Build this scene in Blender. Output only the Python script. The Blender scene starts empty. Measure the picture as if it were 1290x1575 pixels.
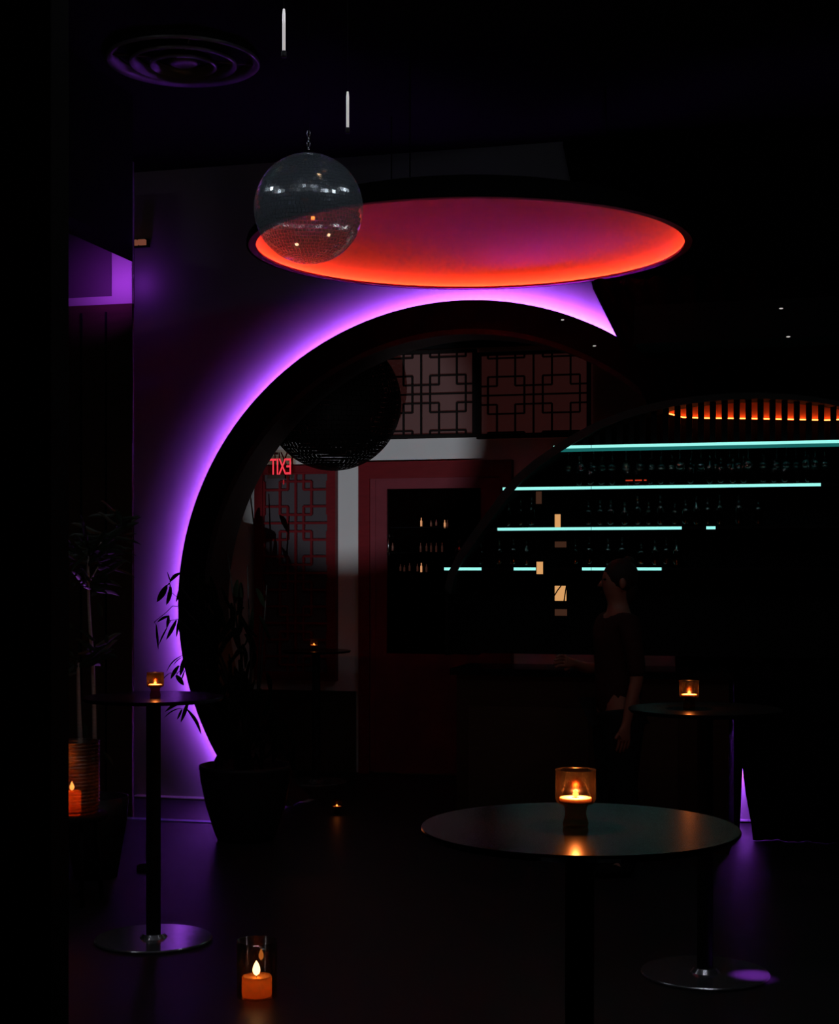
import bpy, bmesh, math, random
from mathutils import Vector, Matrix
random.seed(7)
S = bpy.context.scene
COL = S.collection
PI = math.pi

# ------------------------------------------------------------------ camera, world, exposure
YAW = 0.26
FPX = 2370.0
CAM_Z = 1.6
HZ = 875.0
cd = bpy.data.cameras.new('camera')
cam = bpy.data.objects.new('camera', cd)
COL.objects.link(cam)
cam.location = (0, 0, CAM_Z)
cam.rotation_euler = (PI / 2, 0, YAW)
cd.sensor_fit = 'VERTICAL'
cd.sensor_height = 36.0
cd.sensor_width = 36.0
cd.lens = FPX * 36.0 / 1575.0
cd.shift_y = (HZ - 787.5) / 1575.0
cd.clip_start = 0.05
S.camera = cam
w = bpy.data.worlds.new('world')
S.world = w
w.use_nodes = True
w.node_tree.nodes['Background'].inputs[0].default_value = (0.5, 0.42, 0.5, 1)
w.node_tree.nodes['Background'].inputs[1].default_value = 0.0008
S.view_settings.view_transform = 'Standard'
S.view_settings.look = 'None'
S.view_settings.exposure = 0.0
S.view_settings.gamma = 1.0

def light(name, kind, loc, power, color, target=None, **kw):
    d = bpy.data.lights.new(name, kind)
    d.energy = power
    d.color = color
    for k, v in kw.items():
        setattr(d, k, v)
    o = bpy.data.objects.new(name, d)
    COL.objects.link(o)
    o.location = loc
    if target is not None:
        o.rotation_euler = (Vector(target) - Vector(loc)).to_track_quat('-Z', 'Y').to_euler()
    return o

# ------------------------------------------------------------------ geometry of the room seen from the camera
FW = Vector((-math.sin(YAW), math.cos(YAW), 0))
RT = Vector((math.cos(YAW), math.sin(YAW), 0))
CAM = Vector((0, 0, CAM_Z))
def ray(px, py):
    return FW + RT * ((px - 645) / FPX) + Vector((0, 0, (HZ - py) / FPX))
def PY(px, py, Y):
    d = ray(px, py); return CAM + d * (Y / d.y)
def PD(px, py, s):
    return CAM + ray(px, py) * s
def PZ(px, py, z):
    d = ray(px, py); return CAM + d * ((z - CAM_Z) / d.z)

WALL_Y = 10.0          # wall with the round opening
BACK_Y = 11.6          # wall of the room beyond
CEIL = 4.4
GX, GZ = PY(737, 925, 9.75).x, 0
# centre and radii of the moon gate, on the plane of its front ring
GX, GZ, GR, GRI = -2.31, 1.356, 1.99, 1.79

# strong lamps --------------------------------------------------
LAMP = Vector((-1.0, 1.5, 0.32))
added_lamp = light('added_spot_light', 'SPOT', LAMP, 1000, (0.90, 0.95, 1.0),
                   PY(537, 660, BACK_Y), spot_size=math.radians(16), spot_blend=0.05, shadow_soft_size=0.004)  # added lamp, makes the white patch on the back wall

# ------------------------------------------------------------------ materials
def mat(name, col, rough=0.6, metal=0.0, emit=None, estr=0.0, noise=0.0, nscale=12.0, bump=0.0, spec=None, stretch=None):
    m = bpy.data.materials.new(name)
    m.use_nodes = True
    nt = m.node_tree
    b = nt.nodes['Principled BSDF']
    b.inputs['Base Color'].default_value = (*col, 1)
    b.inputs['Roughness'].default_value = rough
    b.inputs['Metallic'].default_value = metal
    if spec is not None:
        b.inputs['Specular IOR Level'].default_value = spec
    if emit is not None:
        b.inputs['Emission Color'].default_value = (*emit, 1)
        b.inputs['Emission Strength'].default_value = estr
    if noise > 0 or bump > 0:
        tc = nt.nodes.new('ShaderNodeTexCoord')
        nz = nt.nodes.new('ShaderNodeTexNoise')
        nz.inputs['Scale'].default_value = nscale
        nz.inputs['Detail'].default_value = 4
        src = tc.outputs['Object']
        if stretch:
            mp = nt.nodes.new('ShaderNodeMapping')
            mp.inputs['Scale'].default_value = stretch
            nt.links.new(src, mp.inputs[0]); src = mp.outputs[0]
        nt.links.new(src, nz.inputs['Vector'])
        if noise > 0:
            rp = nt.nodes.new('ShaderNodeValToRGB')
            rp.color_ramp.elements[0].color = (*[c * (1 - noise) for c in col], 1)
            rp.color_ramp.elements[1].color = (*[min(1, c * (1 + noise)) for c in col], 1)
            nt.links.new(nz.outputs['Fac'], rp.inputs[0])
            nt.links.new(rp.outputs[0], b.inputs['Base Color'])
        if bump > 0:
            bp = nt.nodes.new('ShaderNodeBump')
            bp.inputs['Strength'].default_value = bump
            bp.inputs['Distance'].default_value = 0.01
            nt.links.new(nz.outputs['Fac'], bp.inputs['Height'])
            nt.links.new(bp.outputs[0], b.inputs['Normal'])
    return m

def emis(name, col, strength):
    m = bpy.data.materials.new(name)
    m.use_nodes = True
    nt = m.node_tree
    nt.nodes.remove(nt.nodes['Principled BSDF'])
    e = nt.nodes.new('ShaderNodeEmission')
    e.inputs[0].default_value = (*col, 1)
    e.inputs[1].default_value = strength
    nt.links.new(e.outputs[0], nt.nodes['Material Output'].inputs[0])
    return m

def glassy(name, tint, gloss=0.08, rough=0.05, gcol=(1, 1, 1), fres=0.5):
    """thin tinted glass: coloured see-through plus a fresnel sheen"""
    m = bpy.data.materials.new(name)
    m.use_nodes = True
    nt = m.node_tree
    nt.nodes.remove(nt.nodes['Principled BSDF'])
    t = nt.nodes.new('ShaderNodeBsdfTransparent'); t.inputs[0].default_value = (*tint, 1)
    g = nt.nodes.new('ShaderNodeBsdfGlossy'); g.inputs['Roughness'].default_value = rough
    g.inputs[0].default_value = (*gcol, 1)
    lw = nt.nodes.new('ShaderNodeLayerWeight'); lw.inputs[0].default_value = 0.25
    mt = nt.nodes.new('ShaderNodeMath'); mt.operation = 'MULTIPLY_ADD'
    mt.inputs[1].default_value = fres; mt.inputs[2].default_value = gloss
    nt.links.new(lw.outputs['Fresnel'], mt.inputs[0])
    mx = nt.nodes.new('ShaderNodeMixShader')
    nt.links.new(mt.outputs[0], mx.inputs[0])
    nt.links.new(t.outputs[0], mx.inputs[1]); nt.links.new(g.outputs[0], mx.inputs[2])
    nt.links.new(mx.outputs[0], nt.nodes['Material Output'].inputs[0])
    return m

def half_mirror(name, through, rough, gcol, dcol, dfac):
    m = bpy.data.materials.new(name)
    m.use_nodes = True
    nt = m.node_tree
    nt.nodes.remove(nt.nodes['Principled BSDF'])
    t = nt.nodes.new('ShaderNodeBsdfTransparent'); t.inputs[0].default_value = (1, 1, 1, 1)
    g = nt.nodes.new('ShaderNodeBsdfGlossy'); g.inputs['Roughness'].default_value = rough
    g.inputs[0].default_value = (*gcol, 1)
    df = nt.nodes.new('ShaderNodeBsdfDiffuse'); df.inputs[0].default_value = (*dcol, 1)
    m1 = nt.nodes.new('ShaderNodeMixShader'); m1.inputs[0].default_value = dfac
    nt.links.new(g.outputs[0], m1.inputs[1]); nt.links.new(df.outputs[0], m1.inputs[2])
    m2 = nt.nodes.new('ShaderNodeMixShader'); m2.inputs[0].default_value = through
    nt.links.new(m1.outputs[0], m2.inputs[1]); nt.links.new(t.outputs[0], m2.inputs[2])
    nt.links.new(m2.outputs[0], nt.nodes['Material Output'].inputs[0])
    return m

def wax_mat(name, col):
    m = bpy.data.materials.new(name)
    m.use_nodes = True
    nt = m.node_tree
    nt.nodes.remove(nt.nodes['Principled BSDF'])
    d = nt.nodes.new('ShaderNodeBsdfDiffuse'); d.inputs[0].default_value = (*col, 1)
    t = nt.nodes.new('ShaderNodeBsdfTranslucent'); t.inputs[0].default_value = (*col, 1)
    mx = nt.nodes.new('ShaderNodeMixShader'); mx.inputs[0].default_value = 0.5
    nt.links.new(d.outputs[0], mx.inputs[1]); nt.links.new(t.outputs[0], mx.inputs[2])
    nt.links.new(mx.outputs[0], nt.nodes['Material Output'].inputs[0])
    return m

M = {}
M['floor'] = mat('dark_floor', (0.016, 0.014, 0.017), 0.45, noise=0.4, nscale=3, bump=0.05, spec=0.2)
M['ceiling'] = mat('black_ceiling', (0.004, 0.004, 0.004), 0.95, noise=0.3, spec=0.1)
M['wall'] = mat('grey_wall_paint', (0.33, 0.32, 0.33), 0.75, noise=0.03, nscale=5, spec=0.2)
M['back_wall'] = mat('pale_grey_plaster', (0.72, 0.72, 0.74), 0.8, noise=0.05, nscale=3, spec=0.1)
M['black'] = mat('matt_black', (0.006, 0.006, 0.007), 0.9, noise=0.3, spec=0.08)
M['ring'] = mat('black_lacquer', (0.004, 0.003, 0.004), 0.6, noise=0.3, spec=0.03)
M['tunnel'] = mat('gate_lining', (0.03, 0.025, 0.025), 0.5, noise=0.3, spec=0.2)
M['cloth'] = mat('black_drape', (0.006, 0.005, 0.007), 1.0, noise=0.3, bump=0.3, nscale=80, spec=0.0)
M['red_wood'] = mat('red_lacquered_wood', (0.16, 0.008, 0.013), 0.5, noise=0.25, nscale=9, stretch=(1, 1, 6), spec=0.15)
M['pink_wood'] = mat('dull_red_moulding', (0.19, 0.03, 0.045), 0.5, noise=0.2, nscale=9, spec=0.15)
M['dark_wood'] = mat('dark_stained_wood', (0.03, 0.012, 0.007), 0.55, noise=0.4, nscale=8, stretch=(1, 1, 8), spec=0.2)
M['brown_wood'] = mat('brown_panel', (0.045, 0.024, 0.016), 0.7, noise=0.3, nscale=6, stretch=(1, 1, 8), spec=0.15)
M['black_wood'] = mat('black_lattice_wood', (0.008, 0.006, 0.006), 0.6, noise=0.3, spec=0.1)
M['metal'] = mat('dark_polished_metal', (0.42, 0.40, 0.44), 0.16, 0.8, noise=0.1, nscale=30)
M['table_top'] = mat('dark_table_top', (0.004, 0.0035, 0.005), 0.2, noise=0.3, nscale=10, spec=0.028)
M['table_pole'] = mat('black_powder_coat', (0.006, 0.006, 0.007), 0.6, noise=0.2, spec=0.15)
M['silver'] = mat('silver_tube_with_glow', (0.75, 0.75, 0.78), 0.35, 0.6, noise=0.05, emit=(1, .95, .97), estr=.42)  # emission stands in for light falling on the unlit tube
M['chrome'] = mat('chrome', (0.6, 0.62, 0.65), 0.2, 1.0, noise=0.05)
M['leaf'] = mat('dark_leaf', (0.004, 0.006, 0.003), 0.8, noise=0.4, nscale=20, spec=0.02)
M['leaf2'] = mat('glossy_leaf', (0.016, 0.026, 0.015), 0.45, noise=0.4, nscale=20)
M['stem'] = mat('cane_bark', (0.32, 0.27, 0.25), 0.7, noise=0.4, nscale=30, stretch=(1, 1, 5))
M['twig'] = mat('dark_twig', (0.006, 0.005, 0.004), 0.8, noise=0.3)
M['pot'] = mat('black_ceramic', (0.012, 0.010, 0.013), 0.5, noise=0.3, nscale=6, spec=0.25)
M['soil'] = mat('potting_soil', (0.015, 0.01, 0.007), 1.0, noise=0.5, nscale=40)
M['trim'] = mat('pale_trim', (0.8, 0.78, 0.8), 0.5)
M['floor_sheen'] = mat('floor_reflection_strip', (0.35, 0.4, 0.62), 0.45, 0.7, noise=0.1)
M['dish'] = mat('red_dish_paint', (0.78, 0.16, 0.40), 0.8, noise=0.03, spec=0.05)
M['amber'] = glassy('smoky_amber_glass', (0.64, 0.38, 0.22), 0.008, 0.2, fres=0.12)
M['clear'] = glassy('clear_glass', (0.9, 0.82, 0.72), 0.04, 0.05)
M['door_glass'] = glassy('dark_door_glass', (0.45, 0.4, 0.4), 0.02, 0.03)
M['ribbed'] = glassy('ribbed_amber_glass', (0.66, 0.42, 0.27), 0.09, 0.25)
M['bottle_glass'] = glassy('dark_bottle_glass', (0.10, 0.05, 0.04), 0.10, 0.1)
M['wine_glass'] = glassy('wine_glass', (0.8, 0.8, 0.8), 0.10, 0.08)
M['wax'] = mat('cream_wax', (0.9, 0.72, 0.5), 0.8)
M['orange_wax'] = wax_mat('amber_wax', (0.9, 0.42, 0.13))
M['purple_led'] = emis('purple_led', (0.42, 0.085, 1.0), 400)
M['purple_led_soft'] = emis('purple_led_tube', (0.42, 0.06, 0.95), 22)
M['orange_led'] = emis('orange_led', (1.0, 0.32, 0.03), 29)
M['teal_led'] = emis('teal_led', (0.34, 0.98, 0.88), 1.0)
M['teal_dim'] = emis('teal_led_diffuser', (0.010, 0.13, 0.12), 1.0)
M['flame'] = emis('flame', (1.0, 0.62, 0.28), 12)
M['reflected_flame'] = emis('flame_reflection_glow', (1.0, 0.30, 0.06), 0.9)
M['warm_box'] = emis('warm_backlit_panel', (0.85, 0.42, 0.15), 0.8)
M['warm_dim'] = emis('warm_dim_panel', (0.20, 0.08, 0.045), 0.22)
M['exit_red'] = emis('exit_red', (1.0, 0.05, 0.08), 0.85)
M['white_dot'] = emis('reflected_spot', (0.9, 0.85, 0.8), 0.55)
M['white_led'] = emis('white_lamp', (0.85, 0.93, 1.0), 20)
M['ball'] = half_mirror('mirror_tile', 0.42, 0.11, (0.9, 0.95, 1.0), (0.5, 0.62, 0.75), 0.38)
M['dark_ball'] = mat('black_mirror_tile', (0.0015, 0.0012, 0.0012), 0.6, 0.0, noise=0.2, spec=0.02)
M['skin'] = mat('skin', (0.22, 0.09, 0.06), 0.6, noise=0.1)
M['hair'] = mat('dark_hair', (0.012, 0.008, 0.006), 0.7, noise=0.3, nscale=40, stretch=(1, 1, .2), spec=0.2)
M['shirt'] = mat('dark_top', (0.03, 0.012, 0.012), 0.9, noise=0.3, nscale=30, spec=0.05)
M['trousers'] = mat('black_trousers', (0.01, 0.01, 0.012), 0.9, noise=0.3, nscale=30, spec=0.05)
M['backing'] = mat('smoky_panel', (0.085, 0.072, 0.085), 0.8, noise=0.08, nscale=4, spec=0.1)
M['upper_backing'] = mat('panel_with_red_glow', (0.135, 0.085, 0.085), 0.8, noise=0.08, nscale=4, spec=0.1, emit=(1.0, .24, .22), estr=.014)  # emission stands in for dim red light on the panel
M['dim_backing'] = mat('panel_with_dim_glow', (0.09, 0.06, 0.06), 0.8, noise=0.08, nscale=4, spec=0.1, emit=(1.0, .3, .25), estr=.006)  # fainter emission in place of dim light on this panel

# ------------------------------------------------------------------ mesh helpers
def top_of(o):
    while o.parent: o = o.parent
    return o

class MB:
    def __init__(s):
        s.v = []; s.f = []; s.sm = []; s.mi = []
    def add(s, vs, fs, smooth=False, mi=0):
        n = len(s.v)
        s.v += [tuple(p) for p in vs]
        for f in fs:
            s.f.append([i + n for i in f]); s.sm.append(smooth); s.mi.append(mi)
        return s
    def box(s, a, b, mi=0):
        x0, x1 = sorted((a[0], b[0])); y0, y1 = sorted((a[1], b[1])); z0, z1 = sorted((a[2], b[2]))
        v = [(x0, y0, z0), (x1, y0, z0), (x1, y1, z0), (x0, y1, z0), (x0, y0, z1), (x1, y0, z1), (x1, y1, z1), (x0, y1, z1)]
        return s.add(v, [(0, 3, 2, 1), (4, 5, 6, 7), (0, 1, 5, 4), (1, 2, 6, 5), (2, 3, 7, 6), (3, 0, 4, 7)], False, mi)
    def tube(s, pts, r, n=8, caps=True, mi=0, closed=False):
        pts = [Vector(p) for p in pts]
        rs = r if isinstance(r, (list, tuple)) else [r] * len(pts)
        rings = []
        L = len(pts)
        up = None
        for i, p in enumerate(pts):
            if closed:
                d = pts[(i + 1) % L] - pts[(i - 1) % L]
            else:
                d = pts[min(i + 1, L - 1)] - pts[max(i - 1, 0)]
            d.normalize()
            if up is None:
                up = Vector((0, 0, 1)) if abs(d.z) < 0.9 else Vector((1, 0, 0))
            a = d.cross(up).normalized(); b = d.cross(a).normalized()
            up = -b if False else up
            rings.append([p + (a * math.cos(2 * PI * k / n) + b * math.sin(2 * PI * k / n)) * rs[i] for k in range(n)])
        vs = [q for R in rings for q in R]
        fs = []
        m = L if closed else L - 1
        for i in range(m):
            j = (i + 1) % L
            for k in range(n):
                k2 = (k + 1) % n
                fs.append((i * n + k, i * n + k2, j * n + k2, j * n + k))
        s.add(vs, fs, True, mi)
        if caps and not closed:
            s.add(rings[0], [tuple(range(n))], False, mi); s.add(rings[-1], [tuple(range(n))[::-1]], False, mi)
        return s
    def lathe(s, prof, c=(0, 0, 0), n=32, mi=0, smooth=True, arc=None, sx=1.0):
        cx, cy, cz = c
        vs = []; fs = []
        for (r, z) in prof:
            for k in range(n):
                a = 2 * PI * k / n
                vs.append((cx + r * math.cos(a) * sx, cy + r * math.sin(a), cz + z))
        for i in range(len(prof) - 1):
            for k in range(n):
                k2 = (k + 1) % n
                fs.append((i * n + k, i * n + k2, (i + 1) * n + k2, (i + 1) * n + k))
        return s.add(vs, fs, smooth, mi)
    def prism(s, poly, y0, y1, mi=0):
        """poly in (x, z), extruded along y"""
        n = len(poly)
        vs = [(x, y0, z) for x, z in poly] + [(x, y1, z) for x, z in poly]
        fs = [tuple(range(n)), tuple(range(2 * n - 1, n - 1, -1))]
        for i in range(n):
            j = (i + 1) % n
            fs.append((i, i + n, j + n, j))
        return s.add(vs, fs, False, mi)
    def ellipsoid(s, c, r, n=16, m=10, mi=0):
        vs = [];fs = []
        for i in range(m + 1):
            t = PI * i / m
            for k in range(n):
                a = 2 * PI * k / n
                vs.append((c[0] + r[0] * math.sin(t) * math.cos(a), c[1] + r[1] * math.sin(t) * math.sin(a), c[2] - r[2] * math.cos(t)))
        for i in range(m):
            for k in range(n):
                k2 = (k + 1) % n
                fs.append((i * n + k, i * n + k2, (i + 1) * n + k2, (i + 1) * n + k))
        return s.add(vs, fs, True, mi)
    def build(s, name, material, parent=None):
        me = bpy.data.meshes.new(name)
        off = top_of(parent).location if parent else Vector((0, 0, 0))
        me.from_pydata([(p[0] - off.x, p[1] - off.y, p[2] - off.z) for p in s.v], [], s.f)
        me.polygons.foreach_set('use_smooth', s.sm)
        mats = material if isinstance(material, (list, tuple)) else [material]
        for m_ in mats: me.materials.append(m_)
        if len(mats) > 1: me.polygons.foreach_set('material_index', s.mi)
        me.update()
        bm = bmesh.new(); bm.from_mesh(me)
        bmesh.ops.remove_doubles(bm, verts=bm.verts, dist=1e-6)
        bmesh.ops.recalc_face_normals(bm, faces=bm.faces)
        bm.to_mesh(me); bm.free()
        o = bpy.data.objects.new(name, me)
        COL.objects.link(o)
        if parent: o.parent = parent
        return o

def tag(o, label=None, cat=None, group=None, kind=None):
    if label: o['label'] = label
    if cat: o['category'] = cat
    if group: o['group'] = group
    if kind: o['kind'] = kind
    return o
def empty(name, loc, label, cat, group=None):
    o = bpy.data.objects.new(name, None)
    COL.objects.link(o); o.location = loc
    o.empty_display_size = 0.1
    return tag(o, label, cat, group)
def copy_tree(o, parent=None):
    c = o.copy(); COL.objects.link(c)
    c.parent = parent
    for ch in list(o.children): copy_tree(ch, c)
    return c
def put(src, loc, label, group=None):
    c = copy_tree(src); c.location = loc; c['label'] = label
    if group: c['group'] = group
    return c
def struct(o): o['kind'] = 'structure'; return o

# ------------------------------------------------------------------ room shell
XL, XR, YN = -8.0, 5.5, -3.0
struct(MB().box((XL, YN, -0.1), (XR, 12.4, 0)).build('floor', M['floor']))
struct(MB().box((XL, YN, CEIL), (XR, 12.4, CEIL + 0.1)).build('ceiling', M['ceiling']))
def gate_wall():
    mb = MB()
    R = GRI + 0.01
    xs = [GX - R * math.cos(PI * i / 96) for i in range(97)]
    def strip(xa, xb, za0, za1, zb0, zb1):
        mb.add([(xa, WALL_Y, za0), (xb, WALL_Y, zb0), (xb, WALL_Y, zb1), (xa, WALL_Y, za1),
                (xa, WALL_Y + .15, za0), (xb, WALL_Y + .15, zb0), (xb, WALL_Y + .15, zb1), (xa, WALL_Y + .15, za1)],
               [(0, 1, 2, 3), (7, 6, 5, 4), (0, 4, 5, 1), (3, 2, 6, 7)])
    mb.box((XL, WALL_Y, 0), (xs[0], WALL_Y + .15, CEIL)); mb.box((xs[-1], WALL_Y, 0), (XR, WALL_Y + .15, CEIL))
    for a, b in zip(xs, xs[1:]):
        ha = math.sqrt(max(0, R * R - (a - GX) ** 2)); hb = math.sqrt(max(0, R * R - (b - GX) ** 2))
        strip(a, b, GZ + ha, CEIL, GZ + hb, CEIL)
        if GZ - ha > 0 or GZ - hb > 0:
            strip(a, b, 0, max(0.0, GZ - ha), 0, max(0.0, GZ - hb))
    return mb.build('wall_gate', M['wall'])
struct(gate_wall())
struct(MB().box((XL, BACK_Y, 0), (XR, BACK_Y + .1, CEIL)).build('wall_back', M['back_wall']))
struct(MB().box((XR, YN, 0), (XR + .1, 12.4, CEIL)).build('wall_right', M['black']))
struct(MB().box((XL - .1, YN, 0), (XL, 12.4, CEIL)).build('wall_left', M['black']))
struct(MB().box((XL, YN - .1, 0), (XR, YN, CEIL)).build('wall_front', M['black']))

# low skirting of the purple wall, its pale top catches the lamp light
gl = GX - math.sqrt(GR ** 2 - GZ ** 2)
gr = GX + math.sqrt(GR ** 2 - GZ ** 2)
for (xa, xb, nm) in ((-4.72, gl + .12, 'baseboard_left'), (gr - .12, XR, 'baseboard_right')):
    b = struct(MB().box((xa, WALL_Y - .09, 0), (xb, WALL_Y, .004)).build(nm, M['dark_wood']))
    MB().box((xa, WALL_Y - .09, .004), (xb, WALL_Y, .009)).build('top_strip', M['trim'], b)
p = PY(150, 1262, 9.1)
st = MB().box((-4.6, 9.02, 0.0), (gl + .35, 9.09, .006)).build('floor_reflection', M['floor_sheen'])  # metal strip stands in for a bluish reflection on the floor
struct(st)

# near black partition at the left edge of the picture
pl = PD(92, 900, 4.2)
struct(MB().box((pl.x - 2.2, pl.y - .05, 0), (pl.x, pl.y + .05, CEIL)).build('wall_partition', M['black']))

# ------------------------------------------------------------------ moon gate
def arc_pts(r, y, n=140, z0=0.012):
    a0 = -math.asin(min(1, (GZ - z0) / r)); a1 = PI - a0
    return [(GX + r * math.cos(a0 + (a1 - a0) * i / n), y, GZ + r * math.sin(a0 + (a1 - a0) * i / n)) for i in range(n + 1)]
def ring_solid(ro, ri, y0, y1, n=140):
    mb = MB(); A = arc_pts(ro, y0, n); B = arc_pts(ri, y0, n); C_ = arc_pts(ri, y1, n); D_ = arc_pts(ro, y1, n)
    vs = A + B + C_ + D_; m = n + 1; fs = []
    for i in range(n):
        for (p_, q_) in ((0, 1), (1, 2), (2, 3), (3, 0)):
            fs.append((p_ * m + i, q_ * m + i, q_ * m + i + 1, p_ * m + i + 1))
    mb.add(vs, fs, False)
    mb.add([vs[0], vs[m], vs[2 * m], vs[3 * m]], [(0, 1, 2, 3)]); mb.add([vs[n], vs[m + n], vs[2 * m + n], vs[3 * m + n]], [(3, 2, 1, 0)])
    return mb
gate = empty('moon_gate', (GX, 9.9, 0), 'huge black circular moon gate, its rim backlit by purple light', 'gate')
ring_solid(GR, GRI, 9.75, 9.775).build('front_ring', M['ring'], gate)
ring_solid(GRI + .03, GRI, 9.775, 10.17).build('lining', M['tunnel'], gate)
ring_solid(GR, GR - .008, 9.775, 9.905).build('rim_light_shield', M['ring'], gate)  # flange added to keep the strip's light out of the room
ring_solid(1.982, 1.960, 9.775, 9.899).build('strip_channel', M['ring'], gate)
A_ = arc_pts(1.982, 9.902, 180, .03); B_ = arc_pts(1.966, 9.902, 180, .03)
MB().add(A_ + B_, [(i, i + 1, 182 + i, 181 + i) for i in range(180)]).build('light_strip', M['purple_led'], gate)
ring_solid(GRI + .012, GRI - .022, 9.74, 9.752).build('inner_bead', M['tunnel'], gate)

# ------------------------------------------------------------------ wall of the room beyond: screens, beam, door
def BP(px, py, dy=0.0): return PY(px, py, BACK_Y - dy)
def lattice(mb, x0, x1, z0, z1, u, y0, y1, cx, cz, t):
    segs = []
    def quad(ox, oz, sx, sz):
        def L(a, b, c, d): segs.append((ox + sx * a * u, oz + sz * b * u, ox + sx * c * u, oz + sz * d * u))
        L(0, 0, 3, 0); L(0, 0, 0, 3)
        L(1, 0, 1, 2); L(0, 1, 2, 1); L(2, 1, 2, 3); L(1, 2, 3, 2)
    ni = int((x1 - x0) / (3 * u)) + 3; nj = int((z1 - z0) / (3 * u)) + 3
    for i in range(-ni, ni + 1):
        for j in range(-nj, nj + 1):
            ox = cx + (i + (i % 2)) * 3 * u; sx = 1 if i % 2 == 0 else -1
            oz = cz + (j + (j % 2)) * 3 * u; sz = 1 if j % 2 == 0 else -1
            quad(ox, oz, sx, sz)
    done = set()
    for (a, b, c, d) in segs:
        a, c = sorted((a, c)); b, d = sorted((b, d))
        if c < x0 or a > x1 or d < z0 or b > z1: continue
        a = max(a, x0); c = min(c, x1); b = max(b, z0); d = min(d, z1)
        if c - a < 1e-4 and d - b < 1e-4: continue
        k = (round(a, 3), round(b, 3), round(c, 3), round(d, 3))
        if k in done: continue
        done.add(k)
        if c - a < 1e-4: mb.box((a - t, y0, b), (a + t, y1, d))
        else: mb.box((a, y0 + .001, b - t), (c, y1 - .001, d + t))
def screen(name, pxa, pya, pxb, pyb, label, frame_m, bar_m, back_m, fw, u=0.066, t=0.0065, group='lattice screens beyond the gate'):
    A = BP(pxa, pya); B = BP(pxb, pyb)
    cxp = BP((pxa + pxb) / 2, (pya + pyb) / 2)
    zt = A.z * .5 + BP(pxb, pya).z * .5; zb = B.z * .5 + BP(pxa, pyb).z * .5
    x0, x1 = A.x, B.x
    r = empty(name, ((x0 + x1) / 2, BACK_Y, zb), label, 'screen', group)
    yb = BACK_Y - .004
    MB().box((x0, yb - .012, zb), (x1, yb, zt)).build('backing', back_m, r)
    f = MB()
    f.box((x0, yb - .07, zb), (x0 + fw, yb - .012, zt)); f.box((x1 - fw, yb - .07, zb), (x1, yb - .012, zt))
    f.box((x0 + fw, yb - .069, zb), (x1 - fw, yb - .012, zb + fw * .8)); f.box((x0 + fw, yb - .069, zt - fw * .8), (x1 - fw, yb - .012, zt))
    f.build('frame', frame_m, r)
    l = MB()
    lattice(l, x0 + fw, x1 - fw, zb + fw * .8, zt - fw * .8, u, yb - .05, yb - .025, (x0 + x1) / 2, (zt + zb) / 2, t)
    l.build('lattice', bar_m, r)
    return r
screen('lattice_screen', 396, 717, 520, 1046, 'tall red framed lattice screen below the pale beam at left of the doorway', M['red_wood'], M['red_wood'], M['backing'], .068, t=.0085, group=None)
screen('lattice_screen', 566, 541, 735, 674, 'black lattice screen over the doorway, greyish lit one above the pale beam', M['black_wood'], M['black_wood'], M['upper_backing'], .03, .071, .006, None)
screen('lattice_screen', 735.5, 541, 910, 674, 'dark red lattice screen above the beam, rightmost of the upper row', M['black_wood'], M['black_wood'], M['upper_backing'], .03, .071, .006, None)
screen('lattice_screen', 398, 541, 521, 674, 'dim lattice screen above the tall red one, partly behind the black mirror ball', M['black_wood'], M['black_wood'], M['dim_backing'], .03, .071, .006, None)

# red door frame with glazed door
A = BP(556, 712); B = BP(770, 1180)
dx0, dx1, dzt = A.x, BP(790, 800).x, (A.z)
d1 = MB()
fwid = BP(597, 800).x - dx0
d1.box((dx0, BACK_Y - .09, 0), (dx0 + fwid * .42, BACK_Y - .004, dzt)).box((dx1 - fwid * .42, BACK_Y - .09, 0), (dx1, BACK_Y - .004, dzt))
d1.box((dx0 + fwid * .42, BACK_Y - .089, dzt - .13), (dx1 - fwid * .42, BACK_Y - .004, dzt))
do = struct(d1.build('door_1', M['red_wood']))
md = MB()
gx0, gx1 = BP(598, 800).x, BP(706, 800).x
gx1 = BP(742, 800).x
gzt = BP(650, 752).z; gzb = BP(650, 1005).z
i0 = dx0 + fwid * .42; i1 = dx1 - fwid * .42
md.box((i0, BACK_Y - .07, .02), (i0 + fwid * .2, BACK_Y - .02, dzt - .13)).box((i1 - fwid * .2, BACK_Y - .07, .02), (i1, BACK_Y - .02, dzt - .13))
md.box((i0 + fwid * .2, BACK_Y - .069, gzt + .07), (i1 - fwid * .2, BACK_Y - .02, dzt - .13))
md.build('door_moulding', M['pink_wood'], do)
lf = MB()
lf.box((i0 + fwid * .2, BACK_Y - .062, .02), (gx0, BACK_Y - .02, gzt + .07)).box((gx1, BACK_Y - .062, .02), (i1 - fwid * .2, BACK_Y - .02, gzt + .07))
lf.box((gx0, BACK_Y - .061, gzt), (gx1, BACK_Y - .02, gzt + .07)).box((gx0, BACK_Y - .061, .02), (gx1, BACK_Y - .02, gzb))
lf.build('door_leaf', M['pink_wood'], do)
gm = MB().box((gx0, BACK_Y - .040, gzb), (gx1, BACK_Y - .036, gzt)).build('pane', M['door_glass'], do)
hp = BP(597, 838, .1)
MB().tube([(hp.x, BACK_Y - .10, hp.z - .09), (hp.x, BACK_Y - .10, hp.z + .09)], .007).box((hp.x - .01, BACK_Y - .1, hp.z - .08), (hp.x + .01, BACK_Y - .06, hp.z - .06)).box((hp.x - .01, BACK_Y - .1, hp.z + .06), (hp.x + .01, BACK_Y - .06, hp.z + .08)).build('door_handle', M['chrome'], do)
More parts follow.
